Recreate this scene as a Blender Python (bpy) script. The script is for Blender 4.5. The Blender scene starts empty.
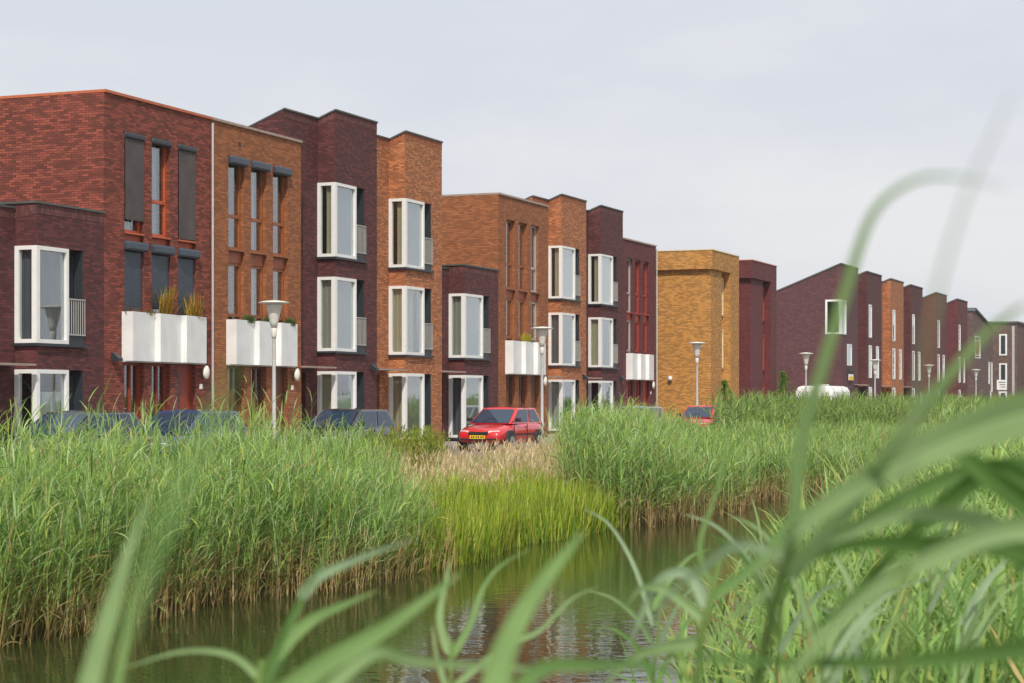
import bpy, math, random
import numpy as np
from mathutils import Vector
random.seed(7); rng = np.random.default_rng(11)
SC = bpy.context.scene; COL = SC.collection
TH = math.radians(21.75); F = 1950.0; YH = 400.0; CX = 512.0; EYE = 1.42
FW = Vector((math.cos(TH), math.sin(TH), 0)); RT = Vector((math.sin(TH), -math.cos(TH), 0)); CAM = Vector((0, 0, EYE))
WATER = -0.98; ST = -0.20   # water and street level (house floors are z = 0)

def P(x, y, d): return CAM + d*(FW + (x-CX)/F*RT + Vector((0, 0, (YH-y)/F)))
def Xat(x, D):
    t = (x-CX)/F; return D*(FW.x + t*FW.y)/(FW.y - t*FW.x)

# ------------------------------------------------------------------ materials
def newmat(name):
    m = bpy.data.materials.new(name); m.use_nodes = True
    nt = m.node_tree; b = nt.nodes['Principled BSDF']; return m, nt, b
def N(nt, t, **k):
    n = nt.nodes.new(t)
    for a, v in k.items():
        if hasattr(n, a): setattr(n, a, v)
        else: n.inputs[a].default_value = v
    return n
def plain(name, c, rough=.5, metal=0, noise=.12, scale=6, bump=0, coat=0):
    m, nt, b = newmat(name)
    tc = N(nt, 'ShaderNodeTexCoord'); nz = N(nt, 'ShaderNodeTexNoise'); nz.inputs['Scale'].default_value = scale; nz.inputs['Detail'].default_value = 6
    nt.links.new(tc.outputs['Object'], nz.inputs['Vector'])
    r = N(nt, 'ShaderNodeValToRGB'); e = r.color_ramp.elements
    e[0].position = .3; e[1].position = .7
    e[0].color = (*[v*(1-noise) for v in c], 1); e[1].color = (*[min(1, v*(1+noise)) for v in c], 1)
    nt.links.new(nz.outputs['Fac'], r.inputs['Fac']); nt.links.new(r.outputs['Color'], b.inputs['Base Color'])
    b.inputs['Roughness'].default_value = rough; b.inputs['Metallic'].default_value = metal
    if coat: b.inputs['Coat Weight'].default_value = coat; b.inputs['Coat Roughness'].default_value = .05
    if bump:
        bp = N(nt, 'ShaderNodeBump'); bp.inputs['Strength'].default_value = bump; bp.inputs['Distance'].default_value = .02
        nt.links.new(nz.outputs['Fac'], bp.inputs['Height']); nt.links.new(bp.outputs['Normal'], b.inputs['Normal'])
    return m
def brick(name, tones, mortar, swap=False, blotch=.35, bw=.21, rh=.062, rough=.8, ms=.007, bumpd=.02):
    m, nt, b = newmat(name); L = nt.links.new
    uv = N(nt, 'ShaderNodeUVMap'); vec = uv.outputs['UV']
    if swap:
        mp = N(nt, 'ShaderNodeMapping'); mp.inputs['Rotation'].default_value = (0, 0, math.pi/2); L(vec, mp.inputs['Vector']); vec = mp.outputs['Vector']
    # slight waviness of the courses
    br = N(nt, 'ShaderNodeTexBrick', offset=.5, offset_frequency=2)
    br.inputs['Scale'].default_value = 1; br.inputs['Brick Width'].default_value = bw; br.inputs['Row Height'].default_value = rh
    br.inputs['Mortar Size'].default_value = ms; br.inputs['Mortar Smooth'].default_value = .3
    br.inputs['Color1'].default_value = (0, 0, 0, 1); br.inputs['Color2'].default_value = (1, 1, 1, 1); br.inputs['Mortar'].default_value = (.5, .5, .5, 1)
    L(vec, br.inputs['Vector'])
    nz = N(nt, 'ShaderNodeTexNoise'); nz.inputs['Scale'].default_value = .9; nz.inputs['Detail'].default_value = 5; nz.inputs['Roughness'].default_value = .65
    st = N(nt, 'ShaderNodeMapping'); st.inputs['Scale'].default_value = (1, 2.4, 1); L(vec, st.inputs['Vector']); L(st.outputs['Vector'], nz.inputs['Vector'])
    mx = N(nt, 'ShaderNodeMix', data_type='FLOAT'); mx.inputs[0].default_value = blotch
    L(br.outputs['Color'], mx.inputs[2]); L(nz.outputs['Fac'], mx.inputs[3])
    rp = N(nt, 'ShaderNodeValToRGB'); els = rp.color_ramp.elements
    pos = [.15, .4, .6, .85]
    els[0].position = pos[0]; els[0].color = (*tones[0], 1); els[1].position = pos[3]; els[1].color = (*tones[3], 1)
    for i in (1, 2): e = els.new(pos[i]); e.color = (*tones[i], 1)
    L(mx.outputs[0], rp.inputs['Fac'])
    mc = N(nt, 'ShaderNodeMix', data_type='RGBA'); L(br.outputs['Fac'], mc.inputs[0]); L(rp.outputs['Color'], mc.inputs[6]); mc.inputs[7].default_value = (*mortar, 1)
    L(mc.outputs[2], b.inputs['Base Color'])
    iv = N(nt, 'ShaderNodeMath', operation='SUBTRACT'); iv.inputs[0].default_value = 1; L(br.outputs['Fac'], iv.inputs[1])
    ad = N(nt, 'ShaderNodeMath', operation='MULTIPLY_ADD'); L(br.outputs['Color'], ad.inputs[0]); ad.inputs[1].default_value = .5; L(iv.outputs[0], ad.inputs[2])
    bp = N(nt, 'ShaderNodeBump'); bp.inputs['Strength'].default_value = .8; bp.inputs['Distance'].default_value = bumpd
    L(ad.outputs[0], bp.inputs['Height']); L(bp.outputs['Normal'], b.inputs['Normal'])
    b.inputs['Roughness'].default_value = rough
    return m
def mk(base, lo, hi, tw=(0, 0, 0)):
    b = np.array(base); return [tuple(b*lo), tuple(b*(lo*.6+.4)), tuple(b*(.3+.7*1)), tuple(np.clip(b*hi+np.array(tw), 0, 1))]
PURPLE = brick('purple brick', mk((.125, .030, .030), .55, 1.45), (.06, .028, .028))
PURPLE_S = brick('purple soldier brick', mk((.15, .045, .04), .6, 1.4), (.075, .045, .045), swap=True)
REDB = brick('red brick', mk((.265, .06, .036), .5, 1.35), (.085, .03, .022), blotch=.3)
BROWN = brick('brown orange brick', mk((.36, .125, .044), .66, 1.25), (.19, .065, .025))
ORANGE = brick('orange brick', mk((.49, .18, .07), .58, 1.35), (.26, .11, .05))
ORANGE_S = brick('orange soldier brick', mk((.40, .12, .045), .7, 1.25), (.18, .09, .05), swap=True)
YELLOW = brick('ochre brick', mk((.62, .295, .07), .58, 1.2), (.2, .095, .035), blotch=.4)
CRIMSON = brick('dark red brick', mk((.155, .03, .032), .7, 1.25), (.07, .025, .03))
GREYB = brick('grey brown brick', mk((.17, .10, .085), .6, 1.4), (.12, .09, .08))
PLUM = brick('plum brick', mk((.13, .045, .05), .7, 1.35), (.08, .045, .05))
PAVE = brick('street clinker', mk((.24, .19, .17), .75, 1.2), (.11, .10, .09), bw=.2, rh=.1)
SLABS = brick('pavement slabs', mk((.34, .32, .30), .85, 1.15), (.16, .15, .14), bw=.3, rh=.3, ms=.008)
WHITE = plain('white frame paint', (.82, .82, .80), .4, noise=.04)
PANEL = plain('white planter panel', (.81, .81, .80), .45, noise=.07, scale=2.2)
CREAM = plain('cream paint', (.75, .62, .38), .5, noise=.06)
CHAR = plain('charcoal metal', (.028, .034, .042), .45)
SLATE = plain('slate blue metal', (.048, .064, .09), .42)
SCREEN = plain('screen fabric', (.085, .068, .068), .8, noise=.2, scale=2)
TERRA = plain('terracotta metal', (.50, .13, .05), .5, noise=.1)
TAUPE = plain('taupe metal', (.36, .27, .22), .5)
GREYM = plain('grey coping metal', (.085, .09, .08), .5)
PINK = plain('rose sandstone', (.55, .2, .14), .6)
ORW = plain('orange painted wood', (.50, .10, .03), .45, noise=.15)
BRW = plain('brown orange wood', (.30, .10, .035), .5, noise=.15)
REDW = plain('red painted wood', (.40, .05, .022), .45, noise=.15)
DOORR = plain('shaded red painted door', (.26, .045, .02), .5, noise=.15)  # red door paint darkened: the shading on the doors is in the colour
DKW = plain('dark brown wood', (.14, .05, .025), .5, noise=.2)
SPAND = plain('brown red panel', (.36, .10, .05), .55, noise=.15)
SPR = plain('red panel', (.48, .075, .03), .5, noise=.15)
ROOFM = plain('bitumen roofing', (.06, .06, .062), .9, bump=.4)
TILE = plain('dark roof tile', (.07, .075, .085), .6, noise=.25, scale=14)
INNER = plain('interior plaster', (.30, .27, .24), .9)
GALV = plain('galvanised steel', (.55, .54, .52), .42, metal=.25, noise=.08)
LAMPW = plain('lamp enamel', (.70, .68, .62), .4, noise=.05)
OPAL = plain('opal lamp glass', (.85, .84, .74), .25, noise=.03)
RAILM = plain('railing metal', (.42, .40, .38), .4, noise=.05)
TYRE = plain('tyre rubber', (.022, .022, .024), .85)
RIM = plain('alloy rim', (.45, .45, .46), .35, metal=.6)
BLACKP = plain('black plastic', (.02, .02, .022), .5)
CARRED = plain('red car paint', (.62, .012, .018), .3, coat=1, noise=.02)
CARDK = plain('black car paint', (.018, .02, .026), .25, coat=1, noise=.02)
CARNAVY = plain('navy car paint', (.02, .045, .13), .25, coat=1, noise=.02)
CARGREY = plain('grey car paint', (.30, .33, .35), .3, metal=.3, coat=1, noise=.02)
CARGREEN = plain('pale green car paint', (.16, .22, .20), .3, metal=.3, coat=1, noise=.02)
PLATE = plain('yellow number plate', (.85, .55, .03), .4, noise=.02)
HEADL = plain('headlight glass', (.80, .80, .76), .12, noise=.03)
BLUEP = plain('blue plastic', (.03, .12, .42), .45)
SOLAR = plain('solar panel glass', (.03, .06, .13), .12, noise=.2)
YEL = plain('yellow sign face', (.85, .55, .02), .5, noise=.02)
SOIL = plain('planter soil', (.06, .04, .025), .95)
KERB = plain('concrete kerb', (.38, .37, .35), .8, bump=.3)
BARK = plain('bark', (.08, .055, .035), .9)

def curtain_mat(name, c, tr=.35):
    m, nt, b = newmat(name); b.inputs['Base Color'].default_value = (*c, 1); b.inputs['Roughness'].default_value = .9
    t = N(nt, 'ShaderNodeBsdfTranslucent'); t.inputs['Color'].default_value = (*c, 1)
    w = N(nt, 'ShaderNodeTexWave', bands_direction='X'); w.inputs['Scale'].default_value = 3; w.inputs['Distortion'].default_value = 1.5
    tc = N(nt, 'ShaderNodeTexCoord'); nt.links.new(tc.outputs['Object'], w.inputs['Vector'])
    bp = N(nt, 'ShaderNodeBump'); bp.inputs['Strength'].default_value = .15; nt.links.new(w.outputs['Fac'], bp.inputs['Height']); nt.links.new(bp.outputs['Normal'], b.inputs['Normal'])
    mx = N(nt, 'ShaderNodeMixShader'); mx.inputs[0].default_value = tr
    nt.links.new(b.outputs[0], mx.inputs[1]); nt.links.new(t.outputs[0], mx.inputs[2]); nt.links.new(mx.outputs[0], nt.nodes['Material Output'].inputs['Surface']); return m
C_CREAM = curtain_mat('cream curtain', (.80, .72, .52)); C_NET = curtain_mat('net curtain', (.46, .52, .53)); C_GREY = curtain_mat('grey curtain', (.20, .22, .25)); C_SAGE = curtain_mat('sage curtain', (.62, .60, .50)); C_WHITE = curtain_mat('white blind', (.80, .82, .82)); C_PINK = curtain_mat('coloured curtain', (.5, .2, .16))
def glass_mat(name, tint, ior):
    m, nt, b = newmat(name); nt.nodes.remove(b)
    t = N(nt, 'ShaderNodeBsdfTransparent'); t.inputs['Color'].default_value = (*tint, 1)
    g = N(nt, 'ShaderNodeBsdfGlossy'); g.inputs['Roughness'].default_value = .01; g.inputs['Color'].default_value = (.95, .97, 1, 1)
    nz = N(nt, 'ShaderNodeTexNoise'); nz.inputs['Scale'].default_value = .8; tc = N(nt, 'ShaderNodeTexCoord'); nt.links.new(tc.outputs['Object'], nz.inputs['Vector'])
    bp = N(nt, 'ShaderNodeBump'); bp.inputs['Strength'].default_value = .05; bp.inputs['Distance'].default_value = .05; nt.links.new(nz.outputs['Fac'], bp.inputs['Height']); nt.links.new(bp.outputs['Normal'], g.inputs['Normal'])
    lw_ = N(nt, 'ShaderNodeLayerWeight'); lw_.inputs['Blend'].default_value = .5; pw = N(nt, 'ShaderNodeMath', operation='POWER'); nt.links.new(lw_.outputs['Facing'], pw.inputs[0]); pw.inputs[1].default_value = 2.6
    f = N(nt, 'ShaderNodeMath', operation='MULTIPLY_ADD'); nt.links.new(pw.outputs[0], f.inputs[0]); f.inputs[1].default_value = .9; f.inputs[2].default_value = ior
    mx = N(nt, 'ShaderNodeMixShader')
    nt.links.new(f.outputs[0], mx.inputs[0]); nt.links.new(t.outputs[0], mx.inputs[1]); nt.links.new(g.outputs[0], mx.inputs[2])
    nt.links.new(mx.outputs[0], nt.nodes['Material Output'].inputs['Surface']); return m
GLASS = glass_mat('window glass', (.88, .91, .90), .08)
CARGL = glass_mat('car glass', (.22, .28, .30), .1)

# ------------------------------------------------------------------ mesh builder
class MB:
    def __init__(s): s.v = []; s.f = []
    def poly(s, pts):
        b = len(s.v); s.v += [tuple(p) for p in pts]; s.f.append(tuple(range(b, b+len(pts))))
    def box(s, x0, x1, y0, y1, z0, z1):
        b = len(s.v); s.v += [(x, y, z) for z in (z0, z1) for y in (y0, y1) for x in (x0, x1)]
        s.f += [tuple(b+i for i in q) for q in ((0, 2, 3, 1), (4, 5, 7, 6), (0, 1, 5, 4), (2, 6, 7, 3), (0, 4, 6, 2), (1, 3, 7, 5))]; return s
    def tube(s, pts, r, n=8):
        pts = [Vector(p) for p in pts]; r = r if isinstance(r, (list, tuple)) else [r]*len(pts); b = len(s.v)
        for i, p in enumerate(pts):
            d = (pts[min(i+1, len(pts)-1)]-pts[max(i-1, 0)]).normalized()
            a = d.cross(Vector((0, 1, 0)) if abs(d.y) < .9 else Vector((1, 0, 0))).normalized(); c = d.cross(a)
            for k in range(n):
                t = 2*math.pi*k/n; s.v.append(tuple(p+r[i]*(math.cos(t)*a+math.sin(t)*c)))
        for i in range(len(pts)-1):
            for k in range(n): k2 = (k+1) % n; s.f.append((b+i*n+k, b+i*n+k2, b+(i+1)*n+k2, b+(i+1)*n+k))
        s.f.append(tuple(b+k for k in range(n))[::-1]); s.f.append(tuple(b+(len(pts)-1)*n+k for k in range(n))); return s
    def lathe(s, prof, c=(0, 0, 0), n=24, axis='z', cap=True):
        b = len(s.v)
        for r, h in prof:
            for k in range(n):
                t = 2*math.pi*k/n; u, w = r*math.cos(t), r*math.sin(t)
                s.v.append((c[0]+u, c[1]+w, c[2]+h) if axis == 'z' else (c[0]+u, c[1]+h, c[2]+w))
        for i in range(len(prof)-1):
            for k in range(n): k2 = (k+1) % n; s.f.append((b+i*n+k, b+i*n+k2, b+(i+1)*n+k2, b+(i+1)*n+k))
        if cap: s.f.append(tuple(b+k for k in range(n))[::-1]); s.f.append(tuple(b+(len(prof)-1)*n+k for k in range(n)))
        return s
    def sweep(s, pts, w0, w1, h, closed=False):
        """flat strip along a polyline with mitred corners; w0 outward, w1 inward of the left-hand side"""
        P_ = [Vector(p) for p in pts]; n = len(P_); b = len(s.v)
        for i, p in enumerate(P_):
            def nr(a, c):
                d = (c-a); d.z = 0; d.normalize(); return Vector((d.y, -d.x, 0))
            if closed: n0 = nr(P_[i-1], p); n1 = nr(p, P_[(i+1) % n])
            else: n0 = nr(P_[max(i-1, 0)], P_[max(i, 1)]); n1 = nr(P_[min(i, n-2)], P_[min(i+1, n-1)])
            m = (n0+n1); m.normalize(); m /= max(.3, m.dot(n0))
            for o, z in ((w0, 0), (w0, h), (-w1, h), (-w1, 0)): s.v.append((p.x+m.x*o, p.y+m.y*o, p.z+z))
        for i in range(n if closed else n-1):
            j = (i+1) % n
            for k in range(4): k2 = (k+1) % 4; s.f.append((b+i*4+k, b+j*4+k, b+j*4+k2, b+i*4+k2))
        if not closed: s.f.append((b, b+1, b+2, b+3)); q = b+(n-1)*4; s.f.append((q+3, q+2, q+1, q))
        return s
    def wall(s, o, u, n, u0, u1, z0, z1, holes=(), reveal=.15, ztop=None):
        """wall sheet through o along unit vector u; n points into the house; holes (ua, ub, za, zb) get reveals"""
        us = sorted({u0, u1, *[h[0] for h in holes], *[h[1] for h in holes]}); zs = sorted({z0, z1, *[h[2] for h in holes], *[h[3] for h in holes]})
        us = [a for a in us if u0 <= a <= u1]; zs = [a for a in zs if z0 <= a <= z1]
        q = lambda a, z, d=0: (o[0]+u[0]*a+n[0]*d, o[1]+u[1]*a+n[1]*d, (ztop(a) if (ztop and z == z1) else z))
        for i in range(len(us)-1):
            for j in range(len(zs)-1):
                cu = (us[i]+us[i+1])/2; cz = (zs[j]+zs[j+1])/2
                if any(h[0] < cu < h[1] and h[2] < cz < h[3] for h in holes): continue
                s.poly([q(us[i], zs[j]), q(us[i+1], zs[j]), q(us[i+1], zs[j+1]), q(us[i], zs[j+1])])
        for a, b_, c, d in holes:
            if a > u0: s.poly([q(a, c), q(a, d), q(a, d, reveal), q(a, c, reveal)])
            if b_ < u1: s.poly([q(b_, c, reveal), q(b_, d, reveal), q(b_, d), q(b_, c)])
            s.poly([q(a, d), q(b_, d), q(b_, d, reveal), q(a, d, reveal)]); s.poly([q(a, c, reveal), q(b_, c, reveal), q(b_, c), q(a, c)])
        return s
    def build(s, name, mat, parent=None, smooth=False, loc=None, bevel=0, merge=False):
        me = bpy.data.meshes.new(name); me.from_pydata(s.v, [], s.f)
        uv = me.uv_layers.new(name='UVMap')
        buf = np.zeros(len(me.loops)*2, dtype=np.float32)
        for p in me.polygons:
            nx, ny, nz = (abs(c) for c in p.normal)
            for li in p.loop_indices:
                x, y, z = s.v[me.loops[li].vertex_index]
                if nz > .75: a, b = x, y
                elif nx > ny: a, b = y+.07, z
                else: a, b = x, z
                buf[li*2] = a; buf[li*2+1] = b
        uv.data.foreach_set('uv', buf)
        if smooth: me.polygons.foreach_set('use_smooth', [True]*len(me.polygons))
        me.materials.append(mat); me.validate()
        o = bpy.data.objects.new(name, me); COL.objects.link(o)
        if parent: o.parent = parent
        if loc is not None: o.location = loc
        if bevel:
            if merge: md = o.modifiers.new('weld', 'WELD'); md.merge_threshold = .0005
            md = o.modifiers.new('bevel', 'BEVEL'); md.width = bevel; md.segments = 2; md.limit_method = 'ANGLE'
        return o
def tag(o, label=None, cat=None, group=None, kind=None):
    if label: o['label'] = label
    if cat: o['category'] = cat
    if group: o['group'] = group
    if kind: o['kind'] = kind
    return o
def thing(name, loc, label, cat, group=None, rz=0):
    o = bpy.data.objects.new(name, None); COL.objects.link(o); o.location = loc; o.rotation_euler.z = rz; o.empty_display_size = .3
    return tag(o, label, cat, group)
def B(*a): return MB().box(*a)

# ------------------------------------------------------------------ houses
W = 5.26
def zig(x0, x1, y, z0, z1, amp=.02, per=.16):
    """wavy hanging cloth sheet in the xz plane"""
    m = MB(); n = max(6, int((x1-x0)/.03)); pr = None
    for i in range(n+1):
        x = x0+(x1-x0)*i/n; yy = y+amp*math.sin(x/per*2*math.pi)+amp*.4*math.sin(x*23)
        if pr: m.poly([(pr[0], pr[1], z0), (x, yy, z0), (x, yy, z1), (pr[0], pr[1], z1)])
        pr = (x, yy)
    return m
def slabs(h, x0, x1, y0, y1, zs):
    for z in zs: B(x0+.06, x1-.06, y0+.1, y1-.1, z-.28, z-.02).build('floor_slab', INNER, h)

def corner_window(h, z0, z1, style, rail, xc=2.2, xr=3.69, xe=4.37, dp=.6):
    """white L-shaped corner window: side light on the step of the facade, wide front light, recessed door behind a railing"""
    t = .085; p = -.04; m = MB()
    m.box(xc-.045, xc+t, p, t+.02, z0, z1)                       # corner post
    m.box(xc-.045, xc+.09, dp-.12, dp-.004, z0, z1)                  # rear post
    m.box(xr-.10, xr, p, .12, z0, z1)                        # right post
    for a, b in ((z0, z0+.095), (z1-.095, z1)):
        m.box(xc+t, xr-.10, p, .10, a, b); m.box(xc-.045, xc+.09, t+.02, dp-.12, a, b)
    w = m.build('window', WHITE, h)
    B(xc+t, xr-.10, .03, .04, z0+.095, z1-.095).build('pane', GLASS, w)
    B(xc+.02, xc+.03, t+.02, dp-.12, z0+.095, z1-.095).build('pane', GLASS, w)
    d = MB(); d.box(xr+.001, xe-.002, .27, .31, z0+.02, z1-.002); d.box(xe-.05, xe-.003, .02, .27, z0+.02, z1-.003)
    dd = d.build('side_door', CHAR, w); B(xr+.07, xe-.09, .255, .268, z0+.25, z1-.12).build('pane', GLASS, dd)
    # curtains
    L, R, Lm, Rm, lo = style
    if Lm:
        n = zig(.14, .34, 0, z0+.1, z1-.1, .02, .1) if z0 > 5 else zig(0, .42, 0, z0+.1, z1-.1)
        n.v = [(xc+.12+b, dp-.10-a, c) for a, b, c in n.v]; n.build('curtain', Lm, w)
    if Rm:
        x1 = xc+.15+(xr-.15-xc-.15)*R
        zig(xc+.13, x1, .10, z0+.1 + (0 if lo is None else 0), z1-.1 if lo is None else z0+.1+(z1-z0)*lo).build('curtain', Rm, w)
    if rail:
        r = MB(); zt = z0+1.12
        r.box(xr+.01, xe+.03, -.045, -.015, zt-.03, zt); r.box(xr+.01, xe+.03, -.045, -.015, z0+.22, z0+.25)
        for k in range(8):
            x = xr+.03+k*(xe-xr-.02)/7; r.box(x-.011, x+.011, -.038, -.022, z0+.22, zt)
        r.build('railing', RAILM, w)
        B(xr+.004, xe-.004, .0, .24, z0+.0, z0+.22).build('threshold_panel', CHAR, w)
    s = MB(); s.poly  # sill wraps the corner
    s.sweep([(xc, dp-.005, z0-.07), (xc, 0, z0-.07), (xe+.05, 0, z0-.07)], .09, -.003, .068)
    s.v = [(x, y, z) for x, y, z in s.v]
    s.build('sill', CHAR, w)
    return w
def door(h, x0, x1, y, z1, mat, glassy=True, z0=0.0):
    d = MB(); d.box(x0, x0+.08, y, y+.07, z0, z1); d.box(x1-.08, x1, y, y+.07, z0, z1); d.box(x0+.08, x1-.08, y, y+.07, z1-.08, z1); d.box(x0+.08, x1-.08, y+.02, y+.06, z0, z1-.08)
    o = d.build('door', mat, h)
    if glassy: B(x0+.16, x0+.30, y+.008, y+.019, z0+.3, z1-.2).build('pane', SLATE, o)
    MB().tube([(x1-.16, y-.05, 1.05), (x1-.30, y-.05, 1.05)], .012).build('handle', GALV, o)
    return o
def wall_lantern(h, x, y, z):
    m = MB(); m.box(x-.1, x+.1, y-.04, y-.003, z-.1, z+.12); m.poly([(x-.1, y-.04, z+.12), (x+.1, y-.04, z+.12), (x+.1, y-.22, z-.02), (x-.1, y-.22, z-.02)])
    m.poly([(x-.1, y-.22, z-.02), (x+.1, y-.22, z-.02), (x+.1, y-.22, z-.1), (x-.1, y-.22, z-.1)])
    m.poly([(x-.1, y-.22, z-.1), (x+.1, y-.22, z-.1), (x+.1, y-.04, z-.1), (x-.1, y-.04, z-.1)])
    for s in (-.1, .1): m.poly([(x+s, y-.04, z+.12), (x+s, y-.22, z-.02), (x+s, y-.22, z-.1), (x+s, y-.04, z-.1)])
    m.build('wall_light', CHAR, h)

def step_house(X, D, label, mat, smat, tall, styles, group='stepped houses with white corner windows', canopy=True, lantern=True, coping=GREYM, xs=2.2):
    """house whose front steps forward to a corner with white corner windows; tall = three storeys under a monopitch roof, else two"""
    h = thing('brick_house', (X, D, 0), label, 'house', group)
    dp = .6; back = 9.0; xe = 4.37; e = .004
    sl = .40 if tall else 0.0; H = 10.46 if tall else 6.28
    zt = lambda y: H-sl*y
    fl = [(.06, 2.32), (2.95, 5.27)]+([(5.9, 8.22)] if tall else [])
    m = MB()
    rH = zt(dp) if tall else 6.16
    dh = (.35, 1.45, 0, 2.3)
    m.wall((0, dp), (1, 0), (0, 1), e, xs, ST-.3, rH, [dh], .16)
    hs = [(0, dp, a, b) for a, b in fl]
    m.wall((xs, 0), (0, 1), (1, 0), 0, dp, ST-.3, zt(0), hs, .3, ztop=lambda a: zt(a))
    m.wall((0, 0), (1, 0), (0, 1), xs, W-e, ST-.3, H, [(xs, xe, a, b) for a, b in fl], .32)
    m.poly([(e, dp, ST-.3), (e, dp, rH), (e, back, zt(back)), (e, back, ST-.3)])
    m.poly([(W-e, 0, ST-.3), (W-e, back, ST-.3), (W-e, back, zt(back)), (W-e, 0, H)])
    m.poly([(e, back, ST-.3), (e, back, zt(back)), (W-e, back, zt(back)), (W-e, back, ST-.3)])
    if not tall: m.poly([(xs, dp, 6.16), (xs, 4, 6.16), (xs, 4, 6.28), (xs, dp, 6.28)])
    m.build('wall', mat, h)
    r = MB()
    if tall: r.poly([(e, dp, rH-.03), (xs, dp, rH-.03), (xs, 0, H-.03), (W-e, 0, H-.03), (W-e, back, zt(back)-.03), (e, back, zt(back)-.03)])
    else: r.poly([(e, dp, H-.2), (xs, dp, H-.2), (xs, .02, H-.2), (W-e, .02, H-.2), (W-e, back, H-.2), (e, back, H-.2)])
    r.build('roof', ROOFM, h)
    c = MB()
    if tall: c.sweep([(e+.03, back, zt(back)), (e+.03, dp, rH), (xs, dp, rH), (xs, 0, H), (W-.04, 0, H), (W-.04, back, zt(back))], .045, .12, .05)
    else:
        c.sweep([(xs, back, H), (xs, 0, H), (W-.04, 0, H), (W-.04, back, H)], .045, .12, .05); c.sweep([(e+.03, back, rH), (e+.03, dp, rH), (xs-.05, dp, rH)], .045, .12, .05)
    c.build('coping', coping, h)
    sb = MB(); b0 = .24
    sb.wall((0, -.006), (1, 0), (0, 1), xs-.006, W-e, H-b0, H-.002); sb.poly([(xs-.006, -.006, H-b0), (xs-.006, dp, rH-b0), (xs-.006, dp, rH), (xs-.006, -.006, H)])
    sb.wall((0, dp-.006), (1, 0), (0, 1), e, xs-.006, rH-b0, rH-.002)
    for a, b in fl: pass
    sb.build('soldier_course', smat, h)
    slabs(h, e, W, dp, back, [2.93, 5.86][:len(fl)-0] if tall else [2.93])
    for (a, b), st in zip(fl, styles): corner_window(h, a, b, st, a > .5, xc=xs)
    door(h, .37, 1.43, dp+.12, 2.28, DKW)
    if canopy: B(-.0, xs-.25, -.18, dp-.004, 2.40, 2.45).build('canopy', TAUPE, h)
    if lantern: wall_lantern(h, 4.85, 0, 2.47)
    return h

def planter_box(h, x0, x1, z0, z1):
    """three angled white trays hung across the facade"""
    n = 3; m = MB(); w = (x1-x0)/n; yb = -.004; ya = -.34; yc = -.17
    pts = []
    for i in range(n): pts += [(x0+i*w, ya), (x0+(i+1)*w, yc)]
    outer = [(x0, yb)]+pts+[(x1, yb)]
    for i in range(len(outer)-1):
        a, b = outer[i], outer[i+1]; m.poly([(a[0], a[1], z0), (b[0], b[1], z0), (b[0], b[1], z1), (a[0], a[1], z1)])
        # inner lip
    inner = [(x0+.03, yb)]+[(px+(.03 if k % 2 == 0 else -.0)+(.0 if k % 2 == 0 else (.03 if k < 5 else -.03)), py+.035) for k, (px, py) in enumerate(pts)]+[(x1-.03, yb)]
    for i in range(len(outer)-1):
        a, b = outer[i], outer[i+1]; c, d = inner[i+1], inner[i]
        m.poly([(a[0], a[1], z1), (b[0], b[1], z1), (c[0], c[1], z1), (d[0], d[1], z1)])
        m.poly([(d[0], d[1], z1), (c[0], c[1], z1), (c[0], c[1], z1-.1), (d[0], d[1], z1-.1)])
    m.poly([(p[0], p[1], z0) for p in outer][::-1])
    o = m.build('planter_box', PANEL, h); sm_ = MB()
    sm_.box(x0, x1, -.12, -.006, z0-.03, z0-.004); sm_.build('mounting_rail', GALV, o)
    MB().poly([(p[0], p[1], z1-.06) for p in inner]); s = MB(); s.poly([(p[0], p[1], z1-.06) for p in inner]); s.build('soil', SOIL, o)
    return o
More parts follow.
